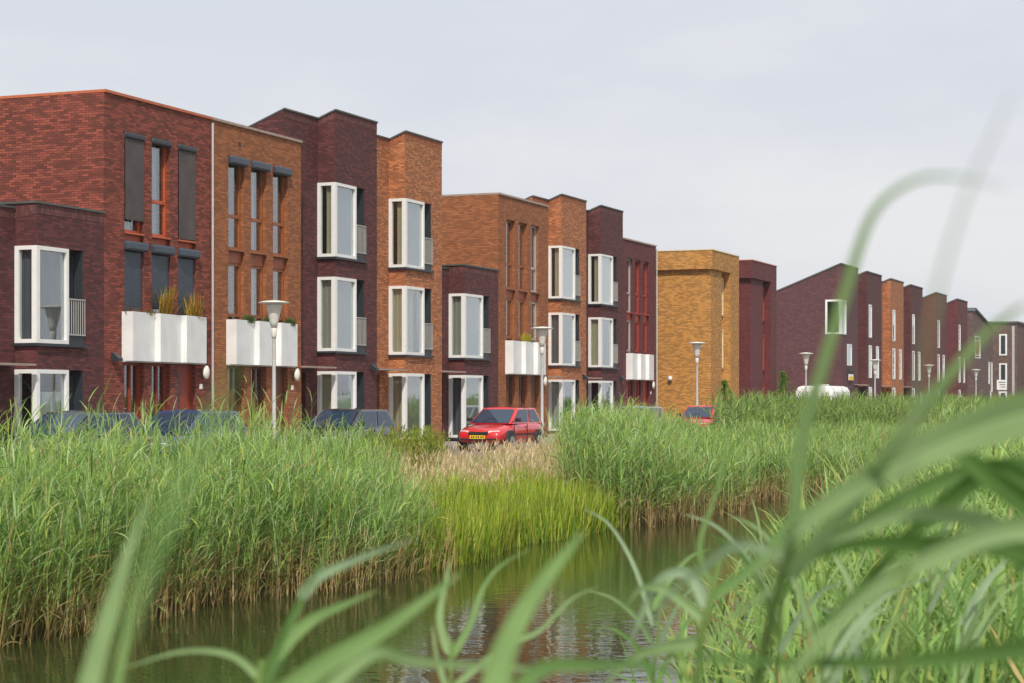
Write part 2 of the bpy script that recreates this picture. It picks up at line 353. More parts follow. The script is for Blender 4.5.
def flat_house(X, D, label, mat, cop, wood, span, doorm, spec, group='flat roofed houses with white planter boxes', off=0.0, pipe=False, side=BROWN):
    h = thing('brick_house', (X, D, 0), label, 'house', group)
    H = 9.17; back = 9.0; e = .004
    cols = [(.93+off, 1.83+off), (2.22+off, 3.12+off), (3.52+off, 4.42+off)]
    zt2, zb = 8.30, 3.0
    holes = [(a, b, zb, zt2) for a, b in cols]+[(a, b, 0, 2.42) for a, b in cols]
    m = MB(); m.wall((0, 0), (1, 0), (0, 1), e, W-e, ST-.3, H, holes, .24)
    m.poly([(e, 0, ST-.3), (e, 0, H), (e, back, H), (e, back, ST-.3)]); m.poly([(W-e, 0, ST-.3), (W-e, back, ST-.3), (W-e, back, H), (W-e, 0, H)])
    m.poly([(e, back, ST-.3), (e, back, H), (W-e, back, H), (W-e, back, ST-.3)]); m.build('wall', mat, h)
    r = MB(); r.poly([(e, .01, H-.22), (W-e, .01, H-.22), (W-e, back, H-.22), (e, back, H-.22)]); r.build('roof', ROOFM, h)
    MB().sweep([(e+.04, back, H), (e+.04, 0, H), (W-.045, 0, H), (W-.045, back, H)], .05, .14, .07).build('coping', cop, h)
    slabs(h, e, W, .35, back, [2.93, 5.86])
    for ci, (a, b) in enumerate(cols):
        sp = spec[ci]
        zs1, zs0 = sp.get('span', (5.68, 5.30))
        y = .12
        for k, (z0, z1) in enumerate(((zs1, zt2), (zb, zs0))):
            f = MB(); t = .075; tm = z0+(z1-z0)*.36
            f.box(a+e, a+t, y, y+.1, z0, z1); f.box(b-t, b-e, y, y+.1, z0, z1); f.box(a+t, b-t, y, y+.1, z1-t, z1-e); f.box(a+t, b-t, y, y+.1, z0+e, z0+t)
            f.box(a+t, b-t, y+.005, y+.095, tm-.045, tm+.045)
            w = f.build('window', sp.get('frame', wood), h)
            B(a+t, b-t, y+.045, y+.055, z0+t, z1-t).build('pane', GLASS, w)
            cm = sp.get('cur', (C_NET, C_NET))[k]
            if cm: zig(a+.1, a+(b-a)*sp.get('cw', .7), y+.16, z0+.05, z1-.05).build('curtain', cm, w)
            s = MB(); s.box(a-.005+.01, b-.01, -.03, y, z0-.045, z0-.003); 
            if k == 0: s.build('sill', wood if cop is not GREYM else SPAND, w)
            box = sp.get('box', (0, 0))[k]
            if box: (B(a-.01, b+.02, -.07, y-.004, z1-.17, z1-.004) if k == 0 and cop is TERRA else B(a-.03, b+.05, -.15, y-.004, z1-.24, z1-.004)).build('shutter_box', CHAR if k == 0 and cop is TERRA else SLATE, h, bevel=.05, merge=True)
            dn = sp.get('blind', (0, 0))[k]
            if dn:
                zz = z1-.26-(z1-z0-.26)*dn; mt = SCREEN if k == 0 else SLATE; bm = MB()
                if k == 0: bm.box(a+.02, b-.03, -.02, -.012, zz, z1-.172)
                else:
                    q = z1-.265
                    while q > zz: bm.box(a+.01, b-.01, .04, .055, q-.05, q-.004); bm.box(a+.01, b-.01, .048, .054, q-.056, q-.05); q -= .056
                bm.build('sun_screen' if k == 0 else 'roller_shutter', mt, h)
        B(a+e, b-e, y-.02, y+.1, zs0+.002, zs1-.05).build('spandrel', span, h)
        if ci < 2:
            f = MB(); t = .09; z1 = 2.40
            f.box(a+e, a+t, y, y+.1, 0, z1); f.box(b-t, b-e, y, y+.1, 0, z1); f.box(a+t, b-t, y, y+.1, z1-t, z1-e); f.box(a+t, b-t, y, y+.1, .002, .25); f.box(a+.42, a+.5, y, y+.1, .25, z1-t)
            w = f.build('entrance_window', doorm, h); B(a+t, b-t, y+.045, y+.055, .25, z1-t).build('pane', GLASS, w)
        else: door(h, a+e, b-e, y, 2.40, doorm)
    planter_box(h, .80+off, 4.72+off, 2.42, 3.68)
    g = MB(); xg = 4.78+off
    for i in range(7): pass
    g.lathe([(.001, -.03), (.1, -.025), (.15, 0), (.15, .04), (.1, .07), (.03, .085)], c=(0, 0, 0), n=20, axis='y')
    g.v = [(xg+x, -.10+y*-1, 2.18+z*1.25) for x, y, z in g.v]; g.build('wall_light', OPAL, h, smooth=True)
    B(xg-.17, xg-.03, -.02, -.003, 1.72, 1.86).build('number_plate', WHITE, h)
    if pipe: MB().tube([(W-.03, -.06, ST), (W-.03, -.06, H-.1)], .034).build('downpipe', GALV, h)
    return h
def cs(L=1, R=1, Lm=C_CREAM, Rm=C_NET, lo=None): return (L, R, Lm, Rm, lo)
H = {}
D1, D2 = 27.7, 29.8
X0 = 41.74
step_house(X0-W, D1, 'low dark purple two-storey house at the left edge, beside the tall red brick house', PURPLE, PURPLE_S, False, [cs(1, 1, None, C_WHITE, .72), cs(1, 1, C_GREY, C_GREY)], lantern=False, xs=2.42)
none = dict()
bpy.data.objects['brick_house'].location.z = -.17
f1 = flat_house(X0, D1, 'red brick flat-roofed house with terracotta coping, grey sun screens and shutters', REDB, TERRA, ORW, SPR, DOORR,
  [dict(box=(1, 1), blind=(.86, .97), span=(5.73, 5.5)), dict(box=(1, 1), blind=(0, .62), span=(5.73, 5.5), cur=(C_NET, None)), dict(box=(1, 1), blind=(.99, .97), span=(5.73, 5.5))], pipe=True)
f2 = flat_house(X0+W, D1, 'brown-orange flat-roofed house with three slate awning boxes, beside the white downpipe', BROWN, TAUPE, BRW, SPAND, DKW,
  [dict(box=(1, 0), cur=(None, C_WHITE), cw=.6), dict(box=(1, 0), cur=(C_NET, C_NET)), dict(box=(1, 0), cur=(C_NET, C_WHITE), cw=.45)])
step_house(X0+2*W, D1, 'tall dark purple house with three white corner windows, left of the tall orange house', PURPLE, PURPLE_S, True, [cs(1, 1, C_CREAM, C_WHITE, .62), cs(1, 1, C_SAGE, C_NET), cs(1, 1, C_CREAM, C_NET)], xs=2.25)
step_house(X0+3*W, D1, 'tall orange brick house with three white corner windows, between the purple houses in the middle', ORANGE, ORANGE_S, True, [cs(1, 1, C_CREAM, C_SAGE, 1), cs(1, .55, C_CREAM, C_SAGE), cs(1, 1, C_CREAM, C_NET)], lantern=False)
step_house(X0+4*W, D1, 'low dark purple two-storey house behind the red car', PURPLE, PURPLE_S, False, [cs(1, 1, C_GREY, C_SAGE), cs(1, 1, C_SAGE, C_NET)], lantern=False, xs=2.0)
f3 = flat_house(X0+5*W, D1, 'brown flat-roofed house with a solar panel on its roof', BROWN, TAUPE, BRW, SPAND, DKW,
  [dict(cur=(C_PINK, None), cw=.4), dict(cur=(C_SAGE, C_SAGE)), dict(frame=RAILM, cur=(C_GREY, C_GREY))], off=-.12)
XB = 78.57
step_house(XB, D2, 'tall orange brick house standing directly right of the house with the solar panel', ORANGE, ORANGE_S, True, [cs(1, .4, C_WHITE, C_WHITE), cs(1, .0, C_GREY, None), cs(1, 1, C_CREAM, C_WHITE)], xs=2.0)
step_house(XB+W, D2, 'tall dark purple house between the tall orange house and the red-framed flat house', PURPLE, PURPLE_S, True, [cs(1, .6, None, C_CREAM), cs(1, .35, C_CREAM, C_CREAM), cs(1, 1, C_CREAM, C_WHITE)], xs=2.0)
f4 = flat_house(XB+2*W, D2, 'crimson flat-roofed house with bright red window frames, beside the ochre building', CRIMSON, TAUPE, REDW, SPR, REDW,
  [dict(frame=RAILM, cur=(None, C_GREY), cw=.5), dict(cur=(C_PINK, None)), dict(cur=(C_PINK, None))], off=-.32, pipe=True)
# small fittings
B(1.5, 1.62, -.012, .1, 8.62, 8.74).build('vent', BLACKP, f2)
wall_lantern(f1, .42, 0, 2.5)
for hx, px in ((f1, 1.3), (f1, 4.1)):
    MB().tube([(px, .9, 8.9), (px, .9, 9.45), (px+.35, .8, 9.47)], .035).build('roof_vent', GALV, hx)
sp = MB()
for k in range(3):
    x = .5+k*1.15
    sp.poly([(x, .7, 9.12), (x+1.1, .7, 9.12), (x+1.1, 2.3, 9.85), (x, 2.3, 9.85)]); sp.poly([(x, .7, 9.08), (x, 2.3, 9.81), (x+1.1, 2.3, 9.81), (x+1.1, .7, 9.08)])
sp.v = [(2.9+x*.58, .5+(y-.7)*.62, 9.2+(z-9.12)*.5) for x, y, z in sp.v]
spo = sp.build('solar_panel', SOLAR, f3)

# ochre and dark red corner buildings with a brick band over a recessed wall
def band_house(X, Wd, label, mat, wood, group, cop, wl, xe):
    h = thing('brick_house', (X, D1, 0), label, 'house', group); Hh = 9.17; bk = 11; zb = 8.2; e = .25; f = .15
    m = MB()
    m.box(0, Wd, 0, bk, zb, Hh)                                   # band
    m.box(wl[1], Wd-.002, .002, bk-.01, ST-.3, zb-.001)           # right pier
    m.wall((0, f), (1, 0), (0, 1), e, wl[0], ST-.3, zb-.001)
    m.poly([(e, f, ST-.3), (e, f, zb), (e, bk-.02, zb), (e, bk-.02, ST-.3)]); m.poly([(wl[0], f, ST-.3), (wl[0], .55, ST-.3), (wl[0], .55, zb), (wl[0], f, zb)])
    m.poly([(e, bk-.02, ST-.3), (wl[1], bk-.02, ST-.3), (wl[1], bk-.02, zb), (e, bk-.02, zb)])
    m.build('wall', mat, h)
    MB().sweep([(.04, bk, Hh), (.04, .04, Hh), (Wd-.04, .04, Hh), (Wd-.04, bk, Hh)], .07, .12, .05).build('coping', cop, h)
    B(.16, Wd-.16, .16, bk-.16, Hh+.001, Hh+.02).build('roof', ROOFM, h)
    B(wl[0]+.004, wl[1]-.004, .5, .6, ST, zb-.01).build('cladding', wood, h)
    for z0, z1 in ((.1, 2.4), (3.1, 5.2), (5.9, 7.9)):
        w = MB(); a, b = wl[0]+.03, wl[1]-.03
        w.box(a, a+.1, .38, .5, z0, z1); w.box(b-.1, b, .38, .5, z0, z1); w.box(a+.1, b-.1, .38, .5, z1-.1, z1); w.box(a+.1, b-.1, .38, .5, z0, z0+.1)
        wo = w.build('window', wood, h); B(a+.1, b-.1, .44, .455, z0+.1, z1-.1).build('pane', GLASS, wo); B(a+.1, b-.1, .47, .49, z0+.1, z1-.1).build('blind', C_GREY, wo)
    return h
yb = band_house(97.3, 5.3, 'ochre brick building with a brick band overhanging its wall', YELLOW, CREAM, 'flat buildings with an overhanging band', CREAM, (2.4, 3.6), 0)
MB().lathe([(.02, -.1), (.1, -.08), (.12, 0), (.1, .1), (.02, .12)], c=(.12, 2.3, 2.55), n=12).build('wall_light', WHITE, yb)
band_house(105.4, 5.5, 'dark red building with an overhanging band, right of the ochre building', CRIMSON, REDW, 'flat buildings with an overhanging band', PINK, (2.9, 4.2), 0)

# far row of monopitch houses
def tall_window(h, x0, x1, z0, z1, y=0):
    m = MB(); t = .10
    m.box(x0, x0+t, y-.02, y+.14, z0, z1); m.box(x1-t, x1, y-.02, y+.14, z0, z1); m.box(x0+t, x1-t, y-.02, y+.14, z1-t, z1); m.box(x0+t, x1-t, y-.02, y+.14, z0, z0+t)
    w = m.build('window', WHITE, h); B(x0+t, x1-t, y+.02, y+.035, z0+t, z1-t).build('pane', GLASS, w)
    B(x0+t, x1-t, y+.1, y+.11, z0+t, z1-t).build('blind', random.choice([C_GREY, C_SAGE, C_NET]), w)
def far_house(X, Wd, label, mat, rec, first=False):
    h = thing('brick_house', (X, D1, 0), label, 'house', 'far row of houses under sloping roofs'); Hh = 10.46; sl = .40; bk = 10; zt = lambda y: Hh-sl*y; e = .004
    wins = [(.7, 1.75, 5.85, 8.2), (.7, 1.75, 2.98, 5.3), (3.3, 4.3, 2.98, 5.3), (.7, 1.75, .05, 2.35)]
    if first: wins = [(0, 1.5, 5.8, 8.1), (1.9, 3.4, 3.75, 5.2)]
    m = MB(); m.wall((0, 0), (1, 0), (0, 1), 0, Wd-e, ST-.3, Hh, wins, .2)
    if first:
        m.wall((0, 0), (0, 1), (1, 0), 0, 1.05, ST-.3, Hh, [(0, 1.05, 5.8, 8.1)], .2, ztop=zt); m.poly([(0, 1.05, ST-.3), (0, 1.05, zt(1.05)), (0, bk, zt(bk)), (0, bk, ST-.3)])
    else: m.poly([(0, 0, ST-.3), (0, 0, Hh), (0, bk, zt(bk)), (0, bk, ST-.3)])
    m.poly([(Wd-e, 0, ST-.3), (Wd-e, bk, ST-.3), (Wd-e, bk, zt(bk)), (Wd-e, 0, Hh)]); m.poly([(0, bk, ST-.3), (0, bk, zt(bk)), (Wd-e, bk, zt(bk)), (Wd-e, bk, ST-.3)])
    if rec:   # recessed entrance bay on the left
        z6 = zt(.6); m.wall((0, .6), (1, 0), (0, 1), -rec+e, -e, ST-.3, z6, [(-rec+1.2, -rec+2.3, 0, 2.3)], .15); m.poly([(-rec+e, .6, ST-.3), (-rec+e, .6, z6), (-rec+e, bk-.1, zt(bk-.1)), (-rec+e, bk-.1, ST-.3)])
    m.build('wall', mat, h)
    r = MB(); r.poly([(0, 0, Hh-.02), (Wd-e, 0, Hh-.02), (Wd-e, bk, zt(bk)-.02), (0, bk, zt(bk)-.02)])
    if rec: r.poly([(-rec+e, .6, zt(.6)-.02), (-e, .6, zt(.6)-.02), (-e, bk-.1, zt(bk-.1)-.02), (-rec+e, bk-.1, zt(bk-.1)-.02)])
    r.build('roof', ROOFM, h)
    c = MB(); c.sweep([(0, bk, zt(bk)), (0, 0, Hh), (Wd-.05, 0, Hh), (Wd-.05, bk, zt(bk))], .05, .12, .07)
    if rec: c.sweep([(-rec+.05, .6, zt(.6)), (-.1, .6, zt(.6))], .05, .12, .07)
    c.build('coping', GREYM, h)
    slabs(h, 0, Wd, .3, bk, [2.93, 5.8])
    for i, w in enumerate(wins):
        if first and i == 0: continue
        tall_window(h, *w)
    if first:
        q = MB(); q.box(-.05, .14, -.05, .14, 5.8, 8.1); q.box(1.37, 1.5, -.05, .14, 5.8, 8.1); q.box(-.05, .14, .92, 1.05, 5.8, 8.1)
        for a in (5.8, 7.97): q.box(.14, 1.37, -.05, .1, a, a+.13); q.box(-.05, .1, .14, .92, a, a+.13)
        wo = q.build('window', WHITE, h); B(.14, 1.37, .02, .035, 5.93, 7.97).build('pane', GLASS, wo); B(.02, .035, .14, .92, 5.93, 7.97).build('pane', GLASS, wo)
    if first: zig(.2, 1.3, .3, 5.9, 8).build('curtain', C_NET, wo)  # curtain added to lighten the dark corner window
    if rec:
        door(h, -rec+1.22, -rec+2.28, .7, 2.28, DKW, z0=0); B(-rec+.3, -.1, -.2, .59, 2.42, 2.48).build('canopy', TAUPE, h)
    return h
g1 = far_house(128.4, 5.5, 'plum-purple end house of the far row, its sloping gable facing the photographer', PLUM, 0, True)
far_house(136.9, 5.4, 'dark plum house of the far row, directly left of the orange one', PURPLE, 3.0)
far_house(145.8, 5.2, 'only orange house in the far row', ORANGE, 3.4)
far_house(154.0, 5.4, 'dark plum house of the far row, directly right of the orange one', PURPLE, 3.0)
far_house(165.9, 5.5, 'reddish plum house of the far row, second from its right end', CRIMSON, 0)
far_house(177.2, 5.9, 'last reddish plum house of the far row, beside the grey-brown gabled house', CRIMSON, 0)
# door canopy and for-sale board on the first far house
B(4.2, 5.4, -.7, -.004, 2.45, 2.5).build('canopy', TAUPE, g1); door(g1, 4.3, 5.3, -.05, 2.3, DKW)
sb = thing('sign_board', (131.1, 27.62, 2.75), 'small yellow and white notice board under the window of the far plum end house', 'sign')
B(-.75, .75, -.03, .0, .0, .42).build('board', WHITE, sb); B(-.75, .75, -.045, -.031, -.0, .26).build('stripe', YEL, sb); B(-.75, .75, -.05, -.02, .66, .78).build('top_board', BLACKP, sb); B(-.75, -.7, -.04, -.01, .42, .66).build('bracket', BLACKP, sb); B(.7, .75, -.04, -.01, .42, .66).build('bracket', BLACKP, sb)
# distant buildings at the end of the street
n = thing('brick_house', (186.5, D1, 0), 'grey-brown gabled house with a dark tiled roof, after the far row', 'house')
m = MB(); wd = 13
m.wall((0, 0), (1, 0), (0, 1), 0, wd, ST-.3, 7.6, [(1.2, 4.6, 5.4, 7.5), (10, 11, 3, 5.2), (11.8, 12.8, 2.2, 5.2), (11.2, 12, .05, 2.3)], .2)
m.poly([(0, 0, 7.6), (wd, 0, 7.6), (wd, 0, 8.6), (.9, 0, 10.1), (0, 0, 9.75)]); m.poly([(0, 0, ST-.3), (0, 0, 9.75), (0, 12, 9.75), (0, 12, ST-.3)]); m.poly([(wd, 0, ST-.3), (wd, 12, ST-.3), (wd, 12, 8.6), (wd, 0, 8.6)]); m.build('wall', GREYB, n)
r = MB(); r.poly([(-.1, -.15, 9.78), (.9, -.15, 10.15), (.9, 12, 10.15), (-.1, 12, 9.78)]); r.poly([(.9, -.15, 10.15), (wd+.2, -.15, 8.62), (wd+.2, 12, 8.62), (.9, 12, 10.15)]); r.poly([(.9, -.15, 10.15), (wd+.2, -.15, 8.62), (wd+.2, -.15, 8.42), (.9, -.15, 9.95), (-.1, -.15, 9.58), (-.1, -.15, 9.78)]); r.build('roof', TILE, n)
for w in ((1.2, 4.6, 5.4, 7.5), (10, 11, 3, 5.2), (11.8, 12.8, 2.2, 5.2), (11.2, 12, .05, 2.3)): tall_window(n, *w)
n2 = thing('apartment_building', (205, 26.0, 0), 'flat-roofed dusky brown building after the gabled house', 'building')
m = MB(); m.box(0, 18, 0, 14, ST-.3, 9.3); m.build('wall', GREYB, n2); B(-.15, 18.1, -.15, 14.1, 9.301, 9.5).build('coping', GREYM, n2)
for y in (1.0,): 
    for z in (.1, 3.0, 6.0): wq = B(-.06, -.003, y, y+.8, z, z+2.2).build('window', WHITE, n2); B(-.07, -.062, y+.18, y+.62, z+.15, z+2.05).build('pane', CHAR, wq)
B(-.12, -.004, .25, .5, 0, 9).build('downpipe', GALV, n2)
n3 = thing('apartment_building', (214, 14.0, 0), 'red brick building with pale windows at the right edge of the view', 'building')
m = MB(); m.box(0, 18, 0, 11.7, ST-.3, 9.4); m.build('wall', CRIMSON, n3); B(-.15, 18.1, -.15, 11.6, 9.401, 9.6).build('coping', GREYM, n3); B(4, 9, 5, 11, 9.601, 10.5).build('roof_house', GREYB, n3)
for z in (3.6, 6.2):
    for k in range(4):
        w = B(-.06, -.003, .8+k*2.8, 2.7+k*2.8, z, z+1.7).build('window', WHITE, n3)
        B(-.075, -.062, .95+k*2.8, 2.55+k*2.8, z+.13, z+1.57).build('pane', C_PINK, w)
B(-.5, -.003, .6, 11.4, 2.6, 3.4).build('planter_box', CHAR, n3)
sg = thing('notice_board', (171.3, 23.0, ST), 'white notice board on two posts near the far end of the street', 'sign')
B(-.05, .0, -.42, .42, 2.5, 3.35).build('panel', WHITE, sg)
for y in (-.3, .24): B(-.03, .03, y, y+.06, 0, 2.5).build('post', GALV, sg)
for k in range(3): B(-.058, -.051, -.3, .28-.1*k, 3.1-k*.2, 3.17-k*.2).build('print_line', SCREEN, sg)

# ------------------------------------------------------------------ street lamps
LD = 24.35
def lamp_proto():
    t = thing('street_lamp', (0, 0, 0), '', 'street lamp', 'conical street lamps along the road')
    MB().lathe([(.075, 0), (.075, .8), (.055, .85), (.045, 3.2), (.05, 3.25)], n=12).build('pole', GALV, t, smooth=True)
    MB().lathe([(.05, 3.2), (.07, 3.27), (.08, 3.45), (.065, 3.47)], n=16).build('collar', LAMPW, t, smooth=True)
    MB().lathe([(.07, 3.47), (.11, 3.62), (.20, 4.02), (.22, 4.09)], n=24).build('diffuser', LAMPW, t, smooth=True)
    MB().lathe([(.23, 4.092), (.40, 4.115), (.41, 4.13), (.30, 4.16), (.05, 4.19), (.001, 4.19)], n=28, cap=True).build('lamp_shade', LAMPW, t, smooth=True)
    return t
def copy_thing(src, loc, label, rz=0, name=None):
    r = src.copy(); COL.objects.link(r); r.location = loc; r.rotation_euler.z = rz; r['label'] = label
    for ch in list(src.children):
        c = ch.copy(); COL.objects.link(c); c.parent = r
        for g in ch.children: d = g.copy(); COL.objects.link(d); d.parent = c
    return r
lp = lamp_proto()
ll = [(274, 'nearest conical street lamp, before the planter box of the brown-orange house'), (542, 'conical street lamp beside the rear of the red car'), (697, 'conical street lamp before the ochre building'), (806, 'conical street lamp behind the white caravan'),
      (875, 'conical street lamp before the plum house left of the only far orange house'), (929, 'conical street lamp before the reddish plum house second from the far row end'), (976, 'farthest conical street lamp, before the grey-brown gabled house')]
for i, (px, lb) in enumerate(ll):
    loc = (Xat(px, LD), LD, ST+.006)
    if i == 0: lp.location = loc; lp['label'] = lb
    else: copy_thing(lp, loc, lb)

# ------------------------------------------------------------------ cars (local x forward, nose towards +x; placed nose towards the viewer)
def car(X, Y, label, paint, rz=math.pi, wagon=False, plate=True, S=1.0):
    t = thing('parked_car', (X, Y, ST), label, 'car', 'cars parked along the houses', rz); L = 3.9*S; hw = .82
    xs = [-L/2, -L/2+.08, -L/2+.3, -.9, 0, .72, 1.2, L/2-.25, L/2-.08, L/2]
    belt = [.78, .90, .93, .93, .91, .90, .83, .74, .66, .55]
    bot = [.38, .26, .2, .18, .18, .18, .18, .22, .26, .34]
    wd = [.66, .74, .80, .82, .82, .82, .81, .76, .70, .62]
    m = MB(); ns = 10
    for i, x in enumerate(xs):
        w, b, z = wd[i], bot[i], belt[i]
        sec = [(-w*.75, b), (-w*.97, b+.08), (-w, b+(z-b)*.5), (-w*.97, z-.1), (-w*.86, z-.0), (w*.86, z), (w*.97, z-.1), (w, b+(z-b)*.5), (w*.97, b+.08), (w*.75, b)]
        m.v += [(x, y, zz) for y, zz in sec]
    for i in range(len(xs)-1):
        for k in range(ns): k2 = (k+1) % ns; m.f.append((i*ns+k, (i+1)*ns+k, (i+1)*ns+k2, i*ns+k2))
    m.f.append(tuple(range(ns))); m.f.append(tuple(range((len(xs)-1)*ns, len(xs)*ns))[::-1])
    body = m.build('body', paint, t, smooth=True)
    md = body.modifiers.new('sub', 'SUBSURF'); md.levels = md.render_levels = 1
    # greenhouse
    xr0, xr1 = (-L/2+.42, .1); xb0, xb1 = (-L/2+.1, .98); z0, z1 = .86, 1.36; w0, w1 = .73, .60
    c = lambda u, v, s: ((xb0+(xr0-xb0)*v)*(1-u)+(xb1+(xr1-xb1)*v)*u, s*(w0+(w1-w0)*v), z0+(z1-z0)*v)
    g = MB()
    g.poly([c(0, 0, -1), c(1, 0, -1), c(1, 1, -1), c(0, 1, -1)]); g.poly([c(1, 0, 1), c(0, 0, 1), c(0, 1, 1), c(1, 1, 1)]); g.poly([c(1, 0, -1), c(1, 0, 1), c(1, 1, 1), c(1, 1, -1)]); g.poly([c(0, 0, 1), c(0, 0, -1), c(0, 1, -1), c(0, 1, 1)])
    mid = [(xr0+.1, 0, z1+.035), (xr1-.15, 0, z1+.045)]
    g.poly([c(0, 1, -1), c(1, 1, -1), mid[1], mid[0]]); g.poly([c(1, 1, 1), c(0, 1, 1), mid[0], mid[1]]); g.poly([c(1, 1, -1), c(1, 1, 1), mid[1]]); g.poly([c(0, 1, 1), c(0, 1, -1), mid[0]])
    cab = g.build('cabin', paint, t, bevel=.05, merge=True)
    def pane(fn, uvs, off):
        q = MB(); q.poly([tuple(Vector(fn(u, v))+Vector(off)) for u, v in uvs]); return q
    for s in (-1, 1):
        sd = lambda u, v: c(u, v, s)
        for uu in (((.07, .10), (.43, .10), (.43, .90), (.12, .90)), ((.48, .10), (.93, .10), (.90, .90), (.48, .90))):
            pane(sd, uu, (0, s*.012, .003)).build('side_window', CARGLD, t)
    ws = lambda u, v: tuple(np.array(c(1, v, -1))*(1-u)+np.array(c(1, v, 1))*u)
    rw = lambda u, v: tuple(np.array(c(0, v, -1))*(1-u)+np.array(c(0, v, 1))*u)
    pane(ws, ((.05, .04), (.95, .04), (.94, .9), (.06, .9)), (.016, 0, .012)).build('windscreen', CARGLD, t)
    pane(rw, ((.07, .12), (.93, .12), (.92, .88), (.08, .88)), (-.016, 0, .012)).build('rear_window', CARGLD, t)
    for s in (-1, 1):
        h = MB(); x = L/2-.06; h.poly([(x-.0, s*.34, .50), (x-.10, s*.66, .50), (x-.14, s*.66, .66), (x-.03, s*.34, .65)])
        h.v = [(a+.035, b, c2) for a, b, c2 in h.v]; h.v += [(a-.2, b, c2) for a, b, c2 in h.v]; h.f += [(0, 1, 5, 4), (1, 2, 6, 5), (2, 3, 7, 6), (3, 0, 4, 7)]; h.build('headlight', HEADL, t)
        B(-L/2-.0, -L/2+.06, s*.60-.07, s*.60+.07, .62, .85).build('tail_light', CARRED, t)
        B(.55, .72, s*.84-.08, s*.84+.08, .93, 1.05).build('mirror', BLACKP, t, bevel=.02, merge=True)
        B(-.9, .75, s*.823-.006, s*.823+.006, .5, .55).build('side_strip', BLACKP, t)
        B(-.12, -.02, s*.835-.01, s*.835+.01, .74, .77).build('handle', BLACKP, t)
        for sx in (-.26, .86): B(sx, sx+.014, s*.812-.012, s*.812+.012, .3, .86).build('door_seam', BLACKP, t)
        for wx in (-L/2+.72, L/2-.72):
            MB().lathe([(.32, -.075), (.345, -.07), (.345, .07), (.32, .075)], c=(wx, s*.80, .02), n=28, axis='y').build('wheel_arch', BLACKP, t).location.z = .30
            w = MB().lathe([(.2, -.09), (.27, -.095), (.29, -.07), (.29, .07), (.27, .095), (.2, .09)], c=(wx, s*.79, .29), n=28, axis='y').build('wheel', TYRE, t, smooth=True)
            MB().lathe([(.05, .0), (.06, .012), (.17, .004), (.2, .02), (.2, -.0)] if s > 0 else [(.05, -.0), (.06, -.012), (.17, -.004), (.2, -.02), (.2, .0)], c=(wx, s*.885, .29), n=14, axis='y').build('rim', RIM, w)
    x = L/2
    B(x-.12, x+.01, -.33, .33, .52, .62).build('grille', BLACKP, t, bevel=.01); B(x-.2, x+.035, -.6, .6, .36, .41).build('bumper_strip', BLACKP, t)
    B(x-.1, x+.02, -.3, .3, .22, .30).build('air_intake', BLACKP, t)
    if plate:
        pl = B(x+.034, x+.045, -.26, .26, .40, .51).build('number_plate', PLATE, t)
        for y_ in (-.19, -.12, -.03, .04, .13, .20): B(x+.046, x+.049, y_-.02, y_+.02, .425, .485).build('plate_mark', BLACKP, pl)
    for s in (-1, 1):
        wb = MB().tube([(.93, s*.25, .95), (.72, s*.02, 1.06)], .008).build('wiper', BLACKP, t)
    return t
m, nt, b = newmat('sky-tinted car glass'); b.inputs['Base Color'].default_value = (.025, .045, .08, 1); b.inputs['Roughness'].default_value = .04; b.inputs['Specular IOR Level'].default_value = .55; CARGLD = m  # blue in the base colour stands in for reflected sky
def car_at(px_right_nose, Yn, **k):
    """near nose corner seen at pixel column px; nearer side at Y=Yn"""
    X = Xat(px_right_nose, Yn); return car(X+1.95, Yn+.82, **k)
car_at(502, 22.9, label='red hatchback with a yellow number plate parked beside the second street lamp', paint=CARRED)
car_at(338, 23.0, label='black hatchback mostly hidden by weeds, before the tall purple house', paint=CARDK, plate=False)
car_at(50, 23.2, label='dark car behind the reeds at the left edge, below the lowest corner window', paint=CARDK, plate=False)
car_at(168, 23.2, label='navy blue car behind the reeds before the red house doors', paint=CARNAVY, plate=False)
car_at(640, 23.2, label='grey car roof just showing above the reeds before the crimson house', paint=CARGREY, plate=False)
car_at(708, 22.6, label='red car half hidden by reeds before the ochre building', paint=CARRED, plate=False)
car_at(722, 22.9, label='pale green-grey car directly behind the half hidden red car', paint=CARGREEN, plate=False)

# caravan
cv = thing('caravan', (110.6, 24.9, ST), 'white caravan with a rounded roof edge, beside the blue bin', 'caravan')
m = MB(); prof = [(-1.1, .45), (-1.12, 1.2), (-1.08, 2.1), (-.95, 2.34), (-.7, 2.42), (.7, 2.42), (.95, 2.34), (1.08, 2.1), (1.12, 1.2), (1.1, .45)]
st_ = [(-2.45, .0, .85), (-2.38, .12, .95), (-2.2, 0, 1), (2.2, 0, 1), (2.38, .1, .95), (2.45, .0, .85)]
for x, _, k in st_: m.v += [(x, y*k, .45+(z-.45)*k) for y, z in prof]
for i in range(5):
    for k in range(9): m.f.append((i*10+k, i*10+k+1, (i+1)*10+k+1, (i+1)*10+k))
m.f.append(tuple(range(10))); m.f.append(tuple(range(50, 60))[::-1]); m.build('body', WHITE, cv)
B(-2.475, -2.455, -.8, .8, 1.15, 1.65).build('window', CARGLD, cv); B(-1.6, -.4, -1.135, -1.12, 1.2, 1.7).build('window', CARGLD, cv); B(.6, 1.5, -1.135, -1.12, 1.2, 1.7).build('window', CARGLD, cv); B(-.2, .4, -1.135, -1.12, .6, 2.0).build('door', LAMPW, cv)
B(-.5, .3, -.3, .3, 2.43, 2.52).build('roof_hatch', LAMPW, cv, bevel=.03)
for s in (-1, 1): MB().lathe([(.3, -.08), (.32, 0), (.3, .08)], c=(0, s*1.0, .32), n=20, axis='y').build('wheel', TYRE, cv)
MB().tube([(-2.4, 0, .45), (-3.3, 0, .45)], .04).build('tow_bar', BLACKP, cv)
